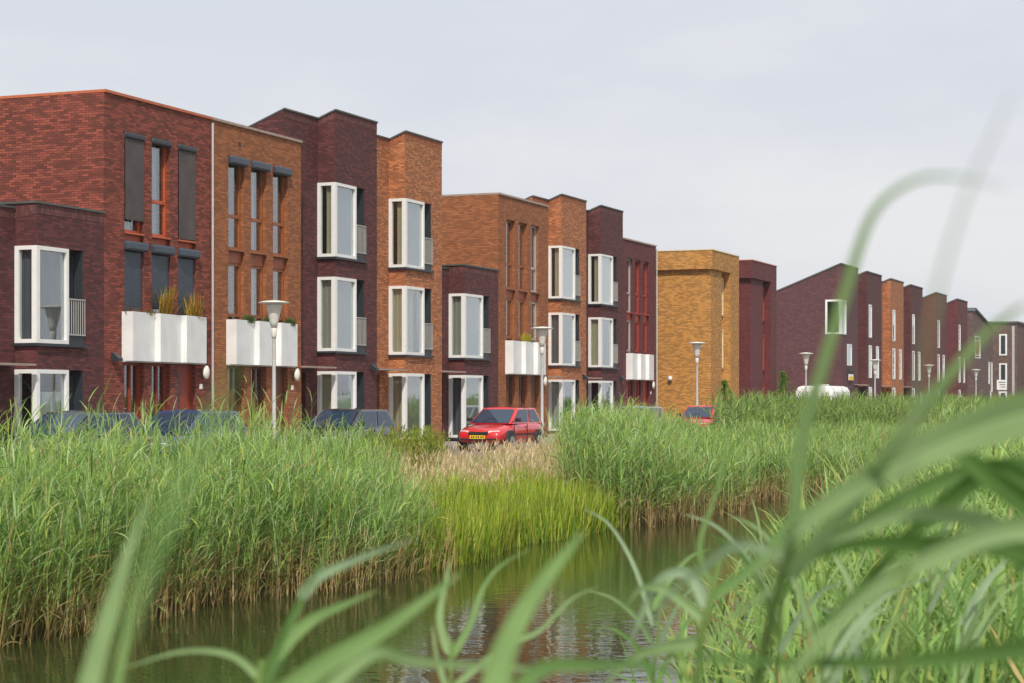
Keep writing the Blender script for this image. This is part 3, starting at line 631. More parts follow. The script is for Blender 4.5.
bn = thing('wheelie_bin', (Xat(799, 27.0), 27.0, ST), 'bin with a blue lid beside the white caravan', 'bin')
m = MB(); m.v = [(-.38, -.4, .1), (.38, -.4, .1), (.38, .4, .1), (-.38, .4, .1), (-.48, -.5, 1.65), (.48, -.5, 1.65), (.48, .5, 1.65), (-.48, .5, 1.65)]; m.f = [(0, 1, 5, 4), (1, 2, 6, 5), (2, 3, 7, 6), (3, 0, 4, 7), (0, 3, 2, 1)]; m.build('bin_body', GREYM, bn); B(-.52, .52, -.54, .54, 1.66, 1.8).build('lid', BLUEP, bn, bevel=.04)
for s in (-1, 1): MB().lathe([(.1, -.04), (.1, .04)], c=(.3, s*.4, .1), n=12, axis='y').build('wheel', TYRE, bn)

# ------------------------------------------------------------------ vegetation
def leaf_mat(name, transl=.42, rough=.6):
    m, nt, b = newmat(name); b.inputs['Specular IOR Level'].default_value = .28; a = N(nt, 'ShaderNodeAttribute', attribute_name='col')
    nt.links.new(a.outputs['Color'], b.inputs['Base Color']); b.inputs['Roughness'].default_value = rough
    t = N(nt, 'ShaderNodeBsdfTranslucent'); hs = N(nt, 'ShaderNodeHueSaturation'); hs.inputs['Value'].default_value = 1.25; hs.inputs['Saturation'].default_value = 1.1
    nt.links.new(a.outputs['Color'], hs.inputs['Color']); nt.links.new(hs.outputs['Color'], t.inputs['Color'])
    mx = N(nt, 'ShaderNodeMixShader'); mx.inputs[0].default_value = transl; nt.links.new(b.outputs[0], mx.inputs[1]); nt.links.new(t.outputs[0], mx.inputs[2]); nt.links.new(mx.outputs[0], nt.nodes['Material Output'].inputs['Surface']); return m
LEAF = leaf_mat('reed leaf')
class Blades:
    def __init__(s): s.V = []; s.Fq = []; s.C = []; s.n = 0
    def add(s, base, az, el, droop, length, width, col, seg=4, roll=None):
        """curved tapering blades; base (n,3), az heading, el start elevation above horizon, droop radians over the length"""
        n = len(base); k = np.linspace(0, 1, seg+1); p = base.copy(); rows = []
        wdir = np.stack([-np.sin(az), np.cos(az), np.zeros(n)], 1)
        if roll is not None:
            up = np.array([0, 0, 1.]); wdir = wdir*np.cos(roll)[:, None]+up*np.sin(roll)[:, None]
        prof = np.array([.55, 1.0, .9, .62, .05]) if seg == 4 else np.interp(k, [0, .3, .6, 1], [.6, 1, .8, .05])
        for i in range(seg+1):
            rows.append(p-wdir*(width*prof[i]/2)[:, None]); rows.append(p+wdir*(width*prof[i]/2)[:, None])
            e = el-droop*((i+.5)/seg)
            d = np.stack([np.cos(az)*np.cos(e), np.sin(az)*np.cos(e), np.sin(e)], 1); p = p+d*(length/seg)[:, None]
        v = np.stack(rows, 1); m = 2*(seg+1); s.V.append(v.reshape(-1, 3))
        b = s.n+np.arange(n)*m
        q = np.concatenate([np.stack([b+2*i, b+2*i+1, b+2*i+3, b+2*i+2], 1) for i in range(seg)], 0); s.Fq.append(q); s.n += n*m
        c = np.asarray(col)
        if c.ndim == 2: c = np.repeat(c[:, None, :], m, 1)
        s.C.append(c.reshape(-1, 3)); return p
    def build(s, name, mat=None, parent=None):
        v = np.concatenate(s.V); q = np.concatenate(s.Fq); c = np.concatenate(s.C)
        me = bpy.data.meshes.new(name); me.vertices.add(len(v)); me.vertices.foreach_set('co', v.astype(np.float32).ravel())
        me.loops.add(len(q)*4); me.loops.foreach_set('vertex_index', q.astype(np.int32).ravel()); me.polygons.add(len(q))
        me.polygons.foreach_set('loop_start', np.arange(0, len(q)*4, 4, dtype=np.int32)); me.polygons.foreach_set('loop_total', np.full(len(q), 4, dtype=np.int32))
        me.update(calc_edges=True); at = me.color_attributes.new('col', 'FLOAT_COLOR', 'POINT')
        at.data.foreach_set('color', np.concatenate([c, np.ones((len(c), 1))], 1).astype(np.float32).ravel())
        me.polygons.foreach_set('use_smooth', np.ones(len(q), dtype=bool)); me.materials.append(mat or LEAF)
        o = bpy.data.objects.new(name, me); COL.objects.link(o)
        if parent: o.parent = parent
        return o
def pal(n, cols, w=None, jit=.22):
    c = np.array(cols)[rng.choice(len(cols), n, p=w)]; return c*(1+jit*rng.standard_normal((n, 1))).clip(.5, 1.6)
GREENS = [(.22, .36, .09), (.29, .43, .10), (.38, .50, .24), (.12, .21, .05), (.42, .44, .11)]; GW = [.3, .27, .2, .15, .08]
TAN = [(.42, .30, .13), (.34, .25, .10), (.5, .36, .19), (.25, .2, .07)]
def gz(X, Y):
    """ground height"""
    X = np.asarray(X, float); Y = np.asarray(Y, float)
    z = np.full(np.broadcast(X, Y).shape, ST-.06)
    fs = far_shore(X); nsh = near_shore(X)
    far = np.interp(Y-fs, [-3, 0, 1.2, 3.4, 4.2], [-1.7, WATER-.03, WATER+.22, -.36, ST-.06])
    near = np.interp(nsh-Y, [-3, 0, 1.0, 4, 12], [-1.7, WATER-.03, WATER+.2, -.45, -.25])
    return np.where(Y > (fs+nsh)/2, far, near)
def far_shore(X): X = np.asarray(X, float); return 11.65+.25*np.sin(X*.45)+.15*np.sin(X*1.3+1)
def near_shore(X): X = np.asarray(X, float); return np.interp(X, [-40, 5, 12, 20, 40, 60, 90, 400], [2.2, 2.2, 3.3, 4.4, 7.0, 9.6, 10.8, 11.2])+.15*np.sin(X*1.1)

def reed_stems(bl, X, Y, hgt, leafn=8, lw=.02, ll=.38, lean=.14, green=GREENS, gw=GW, tanb=.45, wind=0.0, sw=.009, plume=.0):
    n = len(X); z = gz(X, Y)-.02; base = np.stack([X, Y, z], 1)
    az = rng.normal(wind, .9, n); el = math.pi/2-np.abs(rng.normal(lean, .08, n)); dr = np.abs(rng.normal(.12, .1, n))
    seg = 4; k = np.linspace(0, 1, seg+1)
    gcol = pal(n, green, gw); tcol = pal(n, TAN)
    c = np.zeros((n, 10, 3))
    for i in range(5):
        f = np.clip((k[i]-tanb*.25)/(tanb*.75), 0, 1); cc = tcol*(1-f)+gcol*f*1.05; c[:, 2*i] = cc; c[:, 2*i+1] = cc
    bl.add(base, az, el, dr, hgt, np.full(n, sw)*1.6, c)
    # leaves along the stem
    for j in range(leafn):
        f = .22+.78*(j+rng.random(n))/leafn; f = np.minimum(f, 1.0)
        e = el-dr*f*.5; p = base+np.stack([np.cos(az)*np.cos(e), np.sin(az)*np.cos(e), np.sin(e)], 1)*(hgt*f)[:, None]
        laz = rng.normal(wind, 1.15, n); lel = rng.normal(.95+.25*f, .22); ld = rng.normal(.9, .35, n)-.25*f
        L = ll*(.75+.5*rng.random(n))*(1.1-.35*np.abs(f-.65)); wdt = lw*(.7+.6*rng.random(n))
        col = pal(n, green, gw); dead = rng.random(n) < np.interp(f, [.2, .4, .6, 1], [.6, .18, .05, .02])
        col[dead] = pal(int(dead.sum()), TAN); bl.add(p, laz, lel, ld, L, wdt, col, roll=rng.normal(0, .6, n))
    if plume:
        ix = np.where(rng.random(n) < plume)[0]
def scatter(n, x0, x1, y0, y1, dens=None):
    X = rng.uniform(x0, x1, n); Y = rng.uniform(y0, y1, n)
    if dens is not None:
        k = rng.random(n) < dens(X, Y); X = X[k]; Y = Y[k]
    return X, Y
def pxl(X, Y): return CX+F*(X*FW.y-Y*FW.x)/(X*FW.x+Y*FW.y)
def XatV(px, D): t = (px-CX)/F; return D*(FW.x+t*FW.y)/(FW.y-t*FW.x)
def clump(X, Y, s=1.0): return .5+.5*np.sin(X*1.7*s+1.3*np.sin(Y*2.1*s))*np.cos(Y*1.9*s+.8*np.sin(X*.9*s))

# left reed bed on the far bank
bl = Blades(); X, Y = scatter(5400, 9.5, 31, 0, 3.3); Y = Y+far_shore(X)-.35
k = (X < XatV(np.interp(Y-far_shore(X), [-.3, .5, 1.5], [425, 400, 372])+20*rng.standard_normal(len(X)), Y)); X, Y = X[k], Y[k]
h = 1.50+.42*(clump(X, Y)-.5)+rng.normal(0, .15, len(X))+.38*(rng.random(len(X)) < .09); h = h+np.clip(rng.normal(-.35, .4, len(X)), 0, .5)-(Y-far_shore(X))*.06; h *= np.interp(pxl(X, Y), [0, 280, 320, 420], [1, 1, .86, .66])
reed_stems(bl, X, Y, h, leafn=15, lw=.0135, ll=.30)
X, Y = scatter(1500, 9.5, 25.6, -.45, .35); Y = Y+far_shore(X); reed_stems(bl, X, Y, rng.uniform(.35, .95, len(X)), leafn=3, lw=.012, ll=.22, tanb=1.4, green=TAN+GREENS[:2], gw=None, lean=.25)
tag(bl.build('reed_bed'), 'tall green reeds on the far bank, left of the bright sedge', 'reeds', kind='stuff')
# right reed bed
bl = Blades(); X, Y = scatter(11500, 34.2, 80, 0, 3.2, lambda X, Y: np.interp(X, [34, 60, 80], [1, .55, .4])); Y = Y+far_shore(X)-.35
k = X > XatV(np.interp(Y-far_shore(X), [0, 1.5], [612, 568])+14*rng.standard_normal(len(X)), Y); X, Y = X[k], Y[k]
h = 1.74+.34*(clump(X, Y, .5)-.5)+rng.normal(0, .12, len(X)); h *= np.interp(pxl(X, Y), [560, 590, 640, 680, 712, 730, 1000], [.84, 1, .93, .76, .70, .66, .5])
reed_stems(bl, X, Y, h, leafn=12, lw=.018, ll=.34, sw=.010)
X, Y = scatter(2600, 35, 80, -.5, .3); Y = Y+far_shore(X); reed_stems(bl, X, Y, rng.uniform(.4, .85, len(X)), leafn=2, lw=.014, ll=.22, tanb=2, green=TAN, gw=None, lean=.25)
tag(bl.build('reed_bed'), 'grey-green reeds on the far bank, right of the bright sedge', 'reeds', kind='stuff')
# farther taller reeds behind
bl = Blades(); X, Y = scatter(9000, 50, 175, 14.2, 17.4, lambda X, Y: np.interp(X, [50, 90, 175], [1, .7, .35])); k = Y < np.interp(X, [50, 56, 175], [14.9, 17.4, 17.4]); X, Y = X[k], Y[k]
k = pxl(X, Y) > 722+6*rng.standard_normal(len(X)); X, Y = X[k], Y[k]
h = 1.58+.22*(clump(X, Y, .35)-.4)+rng.normal(0, .12, len(X))
reed_stems(bl, X, Y, h, leafn=7, lw=.036, ll=.5, sw=.014, green=[(.19, .29, .07), (.25, .35, .09), (.13, .21, .055)], gw=None)
X, Y = scatter(5200, 80, 260, 9.5, 15, None); reed_stems(bl, X, Y, 1.55+rng.normal(0, .15, len(X)), leafn=6, lw=.05, ll=.55, sw=.02)
tag(bl.build('reed_bed'), 'dense darker reeds below the caravan and the far row of houses', 'reeds', kind='stuff')
# bright sedge on the water's edge
bl = Blades(); X, Y = scatter(15000, 24.4, 42.0, -.25, 1.75); Y = Y+far_shore(X); n = len(X)
k = rng.random(n) < np.interp(pxl(X, Y), [385, 425, 605, 635], [.0, 1, 1, .0]); X, Y = X[k], Y[k]; n = len(X)
bl.add(np.stack([X, Y, gz(X, Y)-.02], 1), rng.normal(0, 1.6, n), 1.5-np.abs(rng.normal(0, .13, n)), np.abs(rng.normal(.15, .2, n)), (.86+.25*(clump(X, Y)-.5))*(.7+.4*rng.random(n)), np.full(n, .021), pal(n, [(.28, .38, .03), (.36, .44, .05), (.16, .27, .04), (.46, .46, .09)]), seg=4)
tag(bl.build('sedge'), 'bright yellow-green sedge on the far bank below the red car', 'sedge', kind='stuff')
# dry grass on the bank
bl = Blades(); X, Y = scatter(36000, 26, 50, 1.2, 4.9); Y = Y+far_shore(X); n = len(X); k = (rng.random(n) < .12+.8*clump(X, Y, 1.1)) & (pxl(X, Y) > 350+30*rng.random(n)) & (pxl(X, Y) < 660); X, Y = X[k], Y[k]; n = len(X)
bl.add(np.stack([X, Y, gz(X, Y)-.02], 1), rng.normal(0, 1.5, n), 1.45-np.abs(rng.normal(0, .25, n)), np.abs(rng.normal(.3, .3, n)), rng.uniform(.42, .92, n)*np.interp(pxl(X, Y), [365, 430, 470, 550, 580, 640], [1.25, 1.1, .85, .95, 1.8, 2.1]), np.full(n, .013), pal(n, [(.62, .50, .26), (.54, .44, .2), (.70, .60, .34), (.30, .36, .09), (.46, .46, .16)]))
n2_ = n//2; ix = rng.choice(n, n2_); tp = np.stack([X[ix], Y[ix], gz(X[ix], Y[ix])+rng.uniform(.4, .72, n2_)], 1)
bl.add(tp, rng.normal(0, 1.5, n2_), rng.uniform(.6, 1.4, n2_), rng.uniform(0, .8, n2_), np.full(n2_, .16), np.full(n2_, .016), pal(n2_, [(.60, .46, .28), (.54, .38, .24), (.68, .57, .38)]))
tag(bl.build('dry_grass'), 'dry straw coloured grass on the bank below the red car', 'grass', kind='stuff')
# yellow-green weeds before the black car
bl = Blades(); X, Y = scatter(800, 31, 39, 15.4, 17.0); k = (pxl(X, Y) > 352) & (pxl(X, Y) < 436+8*rng.standard_normal(len(X))); X, Y = X[k], Y[k]; n = len(X)
hh = rng.uniform(.85, 1.2, n)*np.interp(X, [33, 34.5, 37, 39], [.8, 1, .95, .6]); reed_stems(bl, X, Y, hh, leafn=16, lw=.028, ll=.12, green=[(.2, .24, .03), (.27, .3, .04), (.15, .2, .03)], gw=None, tanb=.3, lean=.06)
tag(bl.build('weed_patch'), 'leafy yellow-green weeds in front of the black hatchback', 'weeds', kind='stuff')
# rough bank grass everywhere behind the reeds
bl = Blades(); X, Y = scatter(16000, 8, 75, 2.6, 4.8); Y = Y+far_shore(X); n = len(X)
bl.add(np.stack([X, Y, gz(X, Y)-.02], 1), rng.normal(0, 1.6, n), 1.4-np.abs(rng.normal(0, .3, n)), np.abs(rng.normal(.4, .3, n)), rng.uniform(.2, .5, n), np.full(n, .014), pal(n, GREENS+TAN[:2], None))
tag(bl.build('bank_grass'), 'rough green grass behind the reeds along the street edge', 'grass', kind='stuff')
# near bank reeds (bottom right)
bl = Blades()
X, Y = scatter(13000, 8, 62, -2, 9.8, lambda X, Y: np.interp(X, [8, 20, 40, 62], [1, .9, .7, .6])); k = (Y < near_shore(X)+.2) & (Y < .318*X+.35*rng.standard_normal(len(X))*.5) & (Y > .03*X-.6) & (pxl(X, Y) > 610+25*rng.standard_normal(len(X))); X, Y = X[k], Y[k]
tt = Y/X; h = np.interp(X, [8, 14, 25, 62], [.9, 1.15, 1.3, 1.35])*(.75+.4*rng.random(len(X))); h *= np.interp(tt, [.12, .24, .31], [1.05, .95, .62])
reed_stems(bl, X, Y, h, leafn=8, lw=.026, ll=.66, lean=.22, sw=.009, green=[(.22, .36, .10), (.27, .42, .11), (.30, .43, .16), (.17, .30, .08), (.36, .45, .12)], gw=None, tanb=.15)
tag(bl.build('near_reeds'), 'fresh green reeds and grass on the near bank, lower right', 'reeds', kind='stuff')
bl = Blades(); X, Y = scatter(6000, 4, 40, -1, 6); k = (Y < near_shore(X)) & (Y < .5*X); X, Y = X[k], Y[k]; n = len(X)
bl.add(np.stack([X, Y, gz(X, Y)-.02], 1), rng.normal(0, 1.6, n), 1.4-np.abs(rng.normal(0, .3, n)), np.abs(rng.normal(.4, .3, n)), rng.uniform(.15, .4, n), np.full(n, .014), pal(n, GREENS, None))
tag(bl.build('near_grass'), 'short grass on the near bank under the reeds', 'grass', kind='stuff')

# planter plants
def tuft(h, x, label, cols, hgt, nb, sp, name='ornamental_grass', cat='plant', y=-.17, width=.02):
    X_, Y_ = h.location.x+x, h.location.y+y; bl = Blades(); n = nb
    base = np.stack([rng.normal(0, sp, n), rng.normal(0, .04, n).clip(-.07, .07), np.full(n, 0.)], 1)
    bl.add(base, rng.normal(0, 1.6, n), 1.45-np.abs(rng.normal(0, .18, n)), np.abs(rng.normal(.25, .2, n)), hgt*(.5+.55*rng.random(n)), np.full(n, width), pal(n, cols))
    o = bl.build(name); o.location = (X_, Y_, 3.61); tag(o, label, cat)
OR = [(.55, .26, .04), (.5, .38, .04), (.25, .3, .04), (.4, .16, .05)]
tuft(f1, 2.65, 'tall orange and yellow grass tuft in the middle of the red house planter', OR, .95, 130, .16)
tuft(f1, 4.1, 'orange grass tuft at the right end of the red house planter', OR, .85, 100, .2)
tuft(f1, 1.5, 'low reddish succulents at the left end of the red house planter', [(.2, .12, .05), (.12, .14, .04), (.3, .12, .05)], .2, 160, .35, 'planter_plant')
for i, (x, wd_) in enumerate(((1.75, 'left'), (3.0, 'middle'), (4.2, 'right'))): tuft(f2, x, 'low dark green plant at the %s of the brown-orange house planter' % wd_, [(.09, .16, .03), (.13, .2, .04), (.06, .1, .03)], .28, 260, .13, 'planter_plant')
tuft(f3, 2.5, 'yellow-green tuft in the white planter of the solar panel house', [(.5, .42, .03), (.35, .38, .04)], .5, 120, .22)

def shrub(px, D, hgt, wid, label, z0=ST, cols=[(.12, .24, .03), (.18, .30, .04), (.25, .38, .05)]):
    X_ = Xat(px, D); t = thing('shrub', (X_, D, z0), label, 'shrub'); MB().tube([(0, 0, 0), (.03, .02, hgt*.4), (0, 0, hgt*.9)], [.05, .035, .01]).build('stem', BARK, t)
    bl = Blades(); n = 2200; u = rng.random(n); th = rng.uniform(0, 2*math.pi, n); r = wid*np.sqrt(rng.random(n))*(.55+.45*np.sin(th*3+u*9))*np.interp(u, [0, .15, .7, 1], [.6, 1, .9, .25])
    base = np.stack([r*np.cos(th), r*np.sin(th), .12+u*hgt*.92], 1); bl.add(base, th+rng.normal(0, .8, n), rng.uniform(-.3, 1.4, n), rng.uniform(0, .9, n), np.full(n, .12), np.full(n, .06), pal(n, cols)); bl.build('foliage', parent=t)
shrub(724.5, 26.9, 2.7, .6, 'small bright green shrub against the ochre wall')
shrub(783, 27.5, 3.4, .75, 'tall narrow green shrub beside the dark red building')
shrub(840, 26.9, 2.6, 1.2, 'loose shrub with orange tips behind the caravan', cols=[(.12, .14, .03), (.3, .15, .04), (.07, .12, .03)])

# foreground reeds close to the lens: real leaves on stalks rooted on the near bank
def ribbon(pts, w, col, name, parent, twist=.0, fold=.18, tp=.55):
    """long lance-shaped leaf along 3-D points, v-folded along the midrib"""
    pts = [Vector(p) for p in pts]; n = 28; cr = []
    def cat(t):
        m = len(pts)-1; i = min(int(t*m), m-1); f = t*m-i; p0 = pts[max(i-1, 0)]; p1 = pts[i]; p2 = pts[i+1]; p3 = pts[min(i+2, m)]
        return .5*((2*p1)+(p2-p0)*f+(2*p0-5*p1+4*p2-p3)*f*f+(3*p1-p0-3*p2+p3)*f**3)
    for i in range(n+1): cr.append(cat(i/n))
    mb = MB(); cc = []
    for i, p in enumerate(cr):
        d = (cr[min(i+1, n)]-cr[max(i-1, 0)]).normalized(); view = (p-CAM).normalized(); s = d.cross(Vector((.35*math.sin(i*.0+twist*7), .2, 1)) if False else view).normalized()
        a = twist*(i/n-.3); nn = d.cross(s); s2 = s*math.cos(a)+nn*math.sin(a); nn2 = d.cross(s2)
        t = i/n; ww = w*min(1, (t/.12)**.7+.25)*max(0, (1-t))**tp*1.05 if t > 0 else w*.3
        q = [-.5, -.25, -.06, 0, .06, .25, .5]; mb.v += [tuple(p+s2*ww*a_+nn2*ww*fold*2*abs(a_)) for a_ in q]
        k = 1+.1*math.sin(i*.7)
        edge = np.array((.34, .26, .12)) if t > .9 else np.array(col)*.86
        cc += [tuple(edge), tuple(np.array(col)*k*.98), tuple(np.array(col)*.82), tuple(np.array(col)*1.5+.03), tuple(np.array(col)*.84), tuple(np.array(col)*k*1.06), tuple(edge)]
    for i in range(n):
        for k in range(6): mb.f.append((7*i+k, 7*i+k+1, 7*i+k+8, 7*i+k+7))
    o = mb.build(name, LEAF, parent, smooth=True); at = o.data.color_attributes.new('col', 'FLOAT_COLOR', 'POINT')
    at.data.foreach_set('color', np.array([(*c, 1) for c in cc], dtype=np.float32).ravel()); return o
G1 = (.24, .38, .13); G2 = (.17, .30, .09); G3 = (.29, .42, .18); G4 = (.10, .20, .045); G5 = (.34, .46, .27)
def reed_plant(label, stalk, d, leaves, sw=.006):
    """stalk: pixel polyline top..bottom at depth d; leaves: (pixel polyline from stalk to tip, width m, colour, depth change, twist)"""
    foot = P(stalk[-1][0], stalk[-1][1], d); fz = float(gz(foot.x, foot.y)); org = Vector((foot.x, foot.y, fz))
    t = thing('reed_plant', org, label, 'reed', 'out of focus reeds close to the camera')
    pts = [Vector((0, 0, 0))]+[P(x, y, d)-org for x, y in stalk[::-1]]
    m = MB(); m.tube(pts, [sw*1.3]+[sw*(1-.5*i/len(stalk)) for i in range(len(stalk))], 8); o = m.build('stalk', LEAF, t, smooth=True)
    at = o.data.color_attributes.new('col', 'FLOAT_COLOR', 'POINT'); at.data.foreach_set('color', np.array([(.20, .30, .08, 1)]*len(o.data.vertices), dtype=np.float32).ravel())
    for pl_, w, col, dz, tw in leaves:
        n = len(pl_); ribbon([P(x, y, d+dz*i/(n-1))-org for i, (x, y) in enumerate(pl_)], w, col, 'leaf', t, tw, tp=(1.15 if len(pl_) > 6 else .7))
    # MB coordinates are relative to the thing
    return t
_R = ribbon
def ribbon(pts, w, col, name, parent, twist=0.0, fold=.18, tp=.55):
    global CAM
    keep = CAM; CAM = keep-parent.location
    try: return _R(pts, w, col, name, parent, twist, fold, tp)
    finally: CAM = keep
reed_plant('blurred reed with broad pale leaves sweeping in from the right edge', [(1075, 380), (1085, 560), (1090, 760)], 1.55, [
    ([(1078, 400), (1010, 418), (930, 448), (865, 482), (800, 528), (752, 580)], .038, G3, .10, .5),
    ([(1082, 535), (1010, 530), (930, 560), (862, 600), (800, 665), (770, 720)], .022, G3, .05, .3),
    ([(1082, 585), (1000, 545), (930, 545), (850, 545), (760, 580)], .026, G4, .25, -.4),
    ([(1085, 640), (1000, 652), (900, 662), (780, 662), (620, 652)], .019, G4, .1, .2)])
reed_plant('blurred reed with dark drooping leaves behind the broad pale leaf, right side', [(1045, 470), (1060, 600), (1065, 760)], 1.9, [
    ([(1048, 500), (1000, 470), (960, 492), (905, 540), (850, 600), (800, 640)], .024, G4, .2, .6),
    ([(1050, 520), (990, 478), (940, 440), (900, 442)], .026, G4, .0, .9),
    ([(1052, 470), (980, 470), (900, 500), (830, 540), (760, 570)], .022, G2, .3, -.3),
    ([(1055, 560), (980, 520), (905, 515), (840, 540), (770, 590), (700, 640)], .020, G3, .2, .3)])
reed_plant('blurred reed whose long arching leaf crosses the sky left of the far row', [(800, 520), (775, 600), (740, 760)], 1.75, [
    ([(796, 530), (800, 450), (822, 370), (846, 290), (872, 215), (915, 180), (965, 178), (1015, 190)], .0135, G3, -.85, .4),
    ([(785, 580), (850, 505), (905, 430), (950, 375), (990, 330), (1030, 300)], .0165, G3, -.5, .2),
    ([(790, 560), (740, 545), (700, 570), (665, 600), (640, 640)], .009, G5, .2, .5)])
reed_plant('blurred thin reed leaf rising faint brown against the sky at the right', [(905, 560), (900, 660), (895, 760)], .8, [
    ([(902, 500), (918, 400), (938, 290), (965, 200), (995, 130), (1015, 90)], .0026, (.20, .25, .12), .1, .2)], sw=.003)
reed_plant('blurred reed blades standing at the lower left corner', [(88, 700), (80, 760)], 1.6, [
    ([(86, 700), (98, 650), (114, 595), (132, 540), (152, 492)], .019, G3, .05, .2),
    ([(112, 720), (122, 660), (138, 600), (158, 545)], .011, G1, .1, .2)])
reed_plant('very blurred faint reed blade rising before the red house doors', [(120, 640), (110, 760)], .62, [([(122, 640), (150, 560), (185, 480), (215, 410), (240, 350)], .0052, G2, .05, .1)], sw=.0015)
reed_plant('reed with several sharp-tipped leaves fanning at the lower centre left', [(262, 660), (250, 760)], 2.6, [
    ([(300, 600), (318, 578), (345, 564), (380, 550), (417, 538)], .016, G5, .0, .9),
    ([(262, 690), (285, 645), (315, 618), (345, 604), (378, 590)], .024, G1, .2, .4),
    ([(262, 688), (282, 640), (300, 605), (318, 570), (332, 542)], .014, G2, .0, .3), ([(262, 680), (290, 620), (300, 600), (306, 592)], .010, G2, .0, .3),
    ([(262, 680), (230, 655), (180, 652), (120, 670)], .012, G3, .1, .5)])
reed_plant('reed with a long leaf slanting up across the lower centre of the water', [(270, 720), (262, 780)], 1.9, [
    ([(262, 715), (320, 668), (380, 632), (425, 600), (462, 572)], .026, G1, .25, .2),
    ([(300, 720), (370, 655), (420, 662), (520, 668), (600, 672)], .015, G3, .2, .4)])
reed_plant('blurred broad reed leaf standing in the bottom middle', [(500, 720), (490, 780)], 1.7, [
    ([(492, 705), (505, 650), (530, 600), (560, 560), (585, 530)], .026, G1, .15, .2),
    ([(500, 715), (540, 670), (590, 665), (660, 668), (720, 690)], .016, G2, .15, .4)])
reed_plant('slender reed with thin leaves right of the broad bottom middle leaf', [(452, 640), (448, 780)], 3.4, [
    ([(450, 660), (470, 625), (482, 590), (500, 566), (532, 548)], .014, G1, .1, .6),
    ([(450, 655), (440, 620), (445, 585), (450, 560)], .018, G3, .1, .2),
    ([(450, 690), (500, 650), (540, 630), (570, 600), (600, 585)], .014, G3, .1, .4),
    ([(450, 700), (438, 660), (432, 625)], .014, G3, .1, .2)], sw=.004)
reed_plant('reed with drooping ribbon leaves over the water at the lower right centre', [(720, 560), (700, 640), (690, 780)], 3.0, [
    ([(712, 585), (700, 545), (720, 480), (728, 430)], .010, G1, .0, .2),
    ([(708, 610), (690, 575), (660, 580), (640, 620), (628, 650)], .022, G5, .1, .7),
    ([(710, 600), (760, 560), (790, 520), (820, 505)], .018, G2, .1, .4),
    ([(705, 620), (665, 590), (640, 590), (625, 610)], .018, G3, .1, .5),
    ([(705, 640), (640, 655), (600, 690)], .020, G3, .1, .5)])
random.seed(5)
for i, (sx, sy, d, lb) in enumerate(((655, 600, 5.2, 'mid-distance reed at the bottom, just left of the water-edge reeds'), (780, 560, 4.6, 'mid-distance reed below the arching leaf'), (870, 590, 4.8, 'mid-distance reed below the dark drooping leaves'), (960, 600, 5.5, 'mid-distance reed near the lower right corner'), (820, 640, 3.8, 'mid-distance reed at the lower right, above the dark bottom leaf'), (930, 520, 6.0, 'mid-distance reed behind the broad pale leaf'))):
    lv = []
    for k in range(6):
        s = random.choice((-1, 1, 1)); y0 = sy+10+k*17; L = random.uniform(60, 120)*4.8/d; up = random.uniform(.55, 1.25)
        lv.append(([(sx-2, y0), (sx+s*L*.22, y0-L*.55*up), (sx+s*L*.5, y0-L*.95*up), (sx+s*L*.8, y0-L*1.1*up)], random.uniform(.014, .022), random.choice((G1, G2, G3, G5)), random.uniform(-.2, .3), random.uniform(-.8, .8)))
    reed_plant(lb, [(sx+6, sy), (sx, sy+60), (sx-8, 760)], d, lv, sw=.005)

# ------------------------------------------------------------------ ground, water, street
xs = np.concatenate([np.linspace(-900, -30, 12), np.linspace(-25, 120, 200), np.linspace(125, 300, 40), np.linspace(330, 1200, 14)])
ys = np.concatenate([np.linspace(-900, -40, 10), np.linspace(-30, 20, 120), np.linspace(21, 60, 14), np.linspace(70, 1200, 14)])
GX, GY = np.meshgrid(xs, ys, indexing='ij'); GZ = gz(GX, GY)
nx, ny = GX.shape; v = np.stack([GX, GY, GZ], -1).reshape(-1, 3); idx = np.arange(nx*ny).reshape(nx, ny)
me = bpy.data.meshes.new('ground'); me.from_pydata(v.tolist(), [], np.stack([idx[:-1, :-1], idx[1:, :-1], idx[1:, 1:], idx[:-1, 1:]], -1).reshape(-1, 4).tolist())
m, nt, b = newmat('bank earth'); tc = N(nt, 'ShaderNodeTexCoord'); nz = N(nt, 'ShaderNodeTexNoise'); nz.inputs['Scale'].default_value = 1.2; nz.inputs['Detail'].default_value = 8
nt.links.new(tc.outputs['Object'], nz.inputs['Vector']); r = N(nt, 'ShaderNodeValToRGB'); r.color_ramp.elements[0].color = (.035, .045, .015, 1); r.color_ramp.elements[1].color = (.11, .13, .035, 1); r.color_ramp.elements[0].position = .35; r.color_ramp.elements[1].position = .65
nt.links.new(nz.outputs['Fac'], r.inputs['Fac']); nt.links.new(r.outputs['Color'], b.inputs['Base Color']); b.inputs['Roughness'].default_value = 1
me.materials.append(m); me.polygons.foreach_set('use_smooth', [True]*len(me.polygons)); g = bpy.data.objects.new('ground', me); COL.objects.link(g); tag(g, 'grassy banks and ground', kind='structure')
m, nt, b = newmat('pond water'); b.inputs['Base Color'].default_value = (.030, .042, .012, 1); b.inputs['Roughness'].default_value = .02; b.inputs['IOR'].default_value = 1.33
tc = N(nt, 'ShaderNodeTexCoord'); mp = N(nt, 'ShaderNodeMapping'); mp.inputs['Rotation'].default_value = (0, 0, -TH); mp.inputs['Scale'].default_value = (1.0, .55, 1); nt.links.new(tc.outputs['Object'], mp.inputs['Vector'])
n1 = N(nt, 'ShaderNodeTexNoise'); n1.inputs['Scale'].default_value = 6; n1.inputs['Detail'].default_value = 3; nt.links.new(mp.outputs['Vector'], n1.inputs['Vector'])
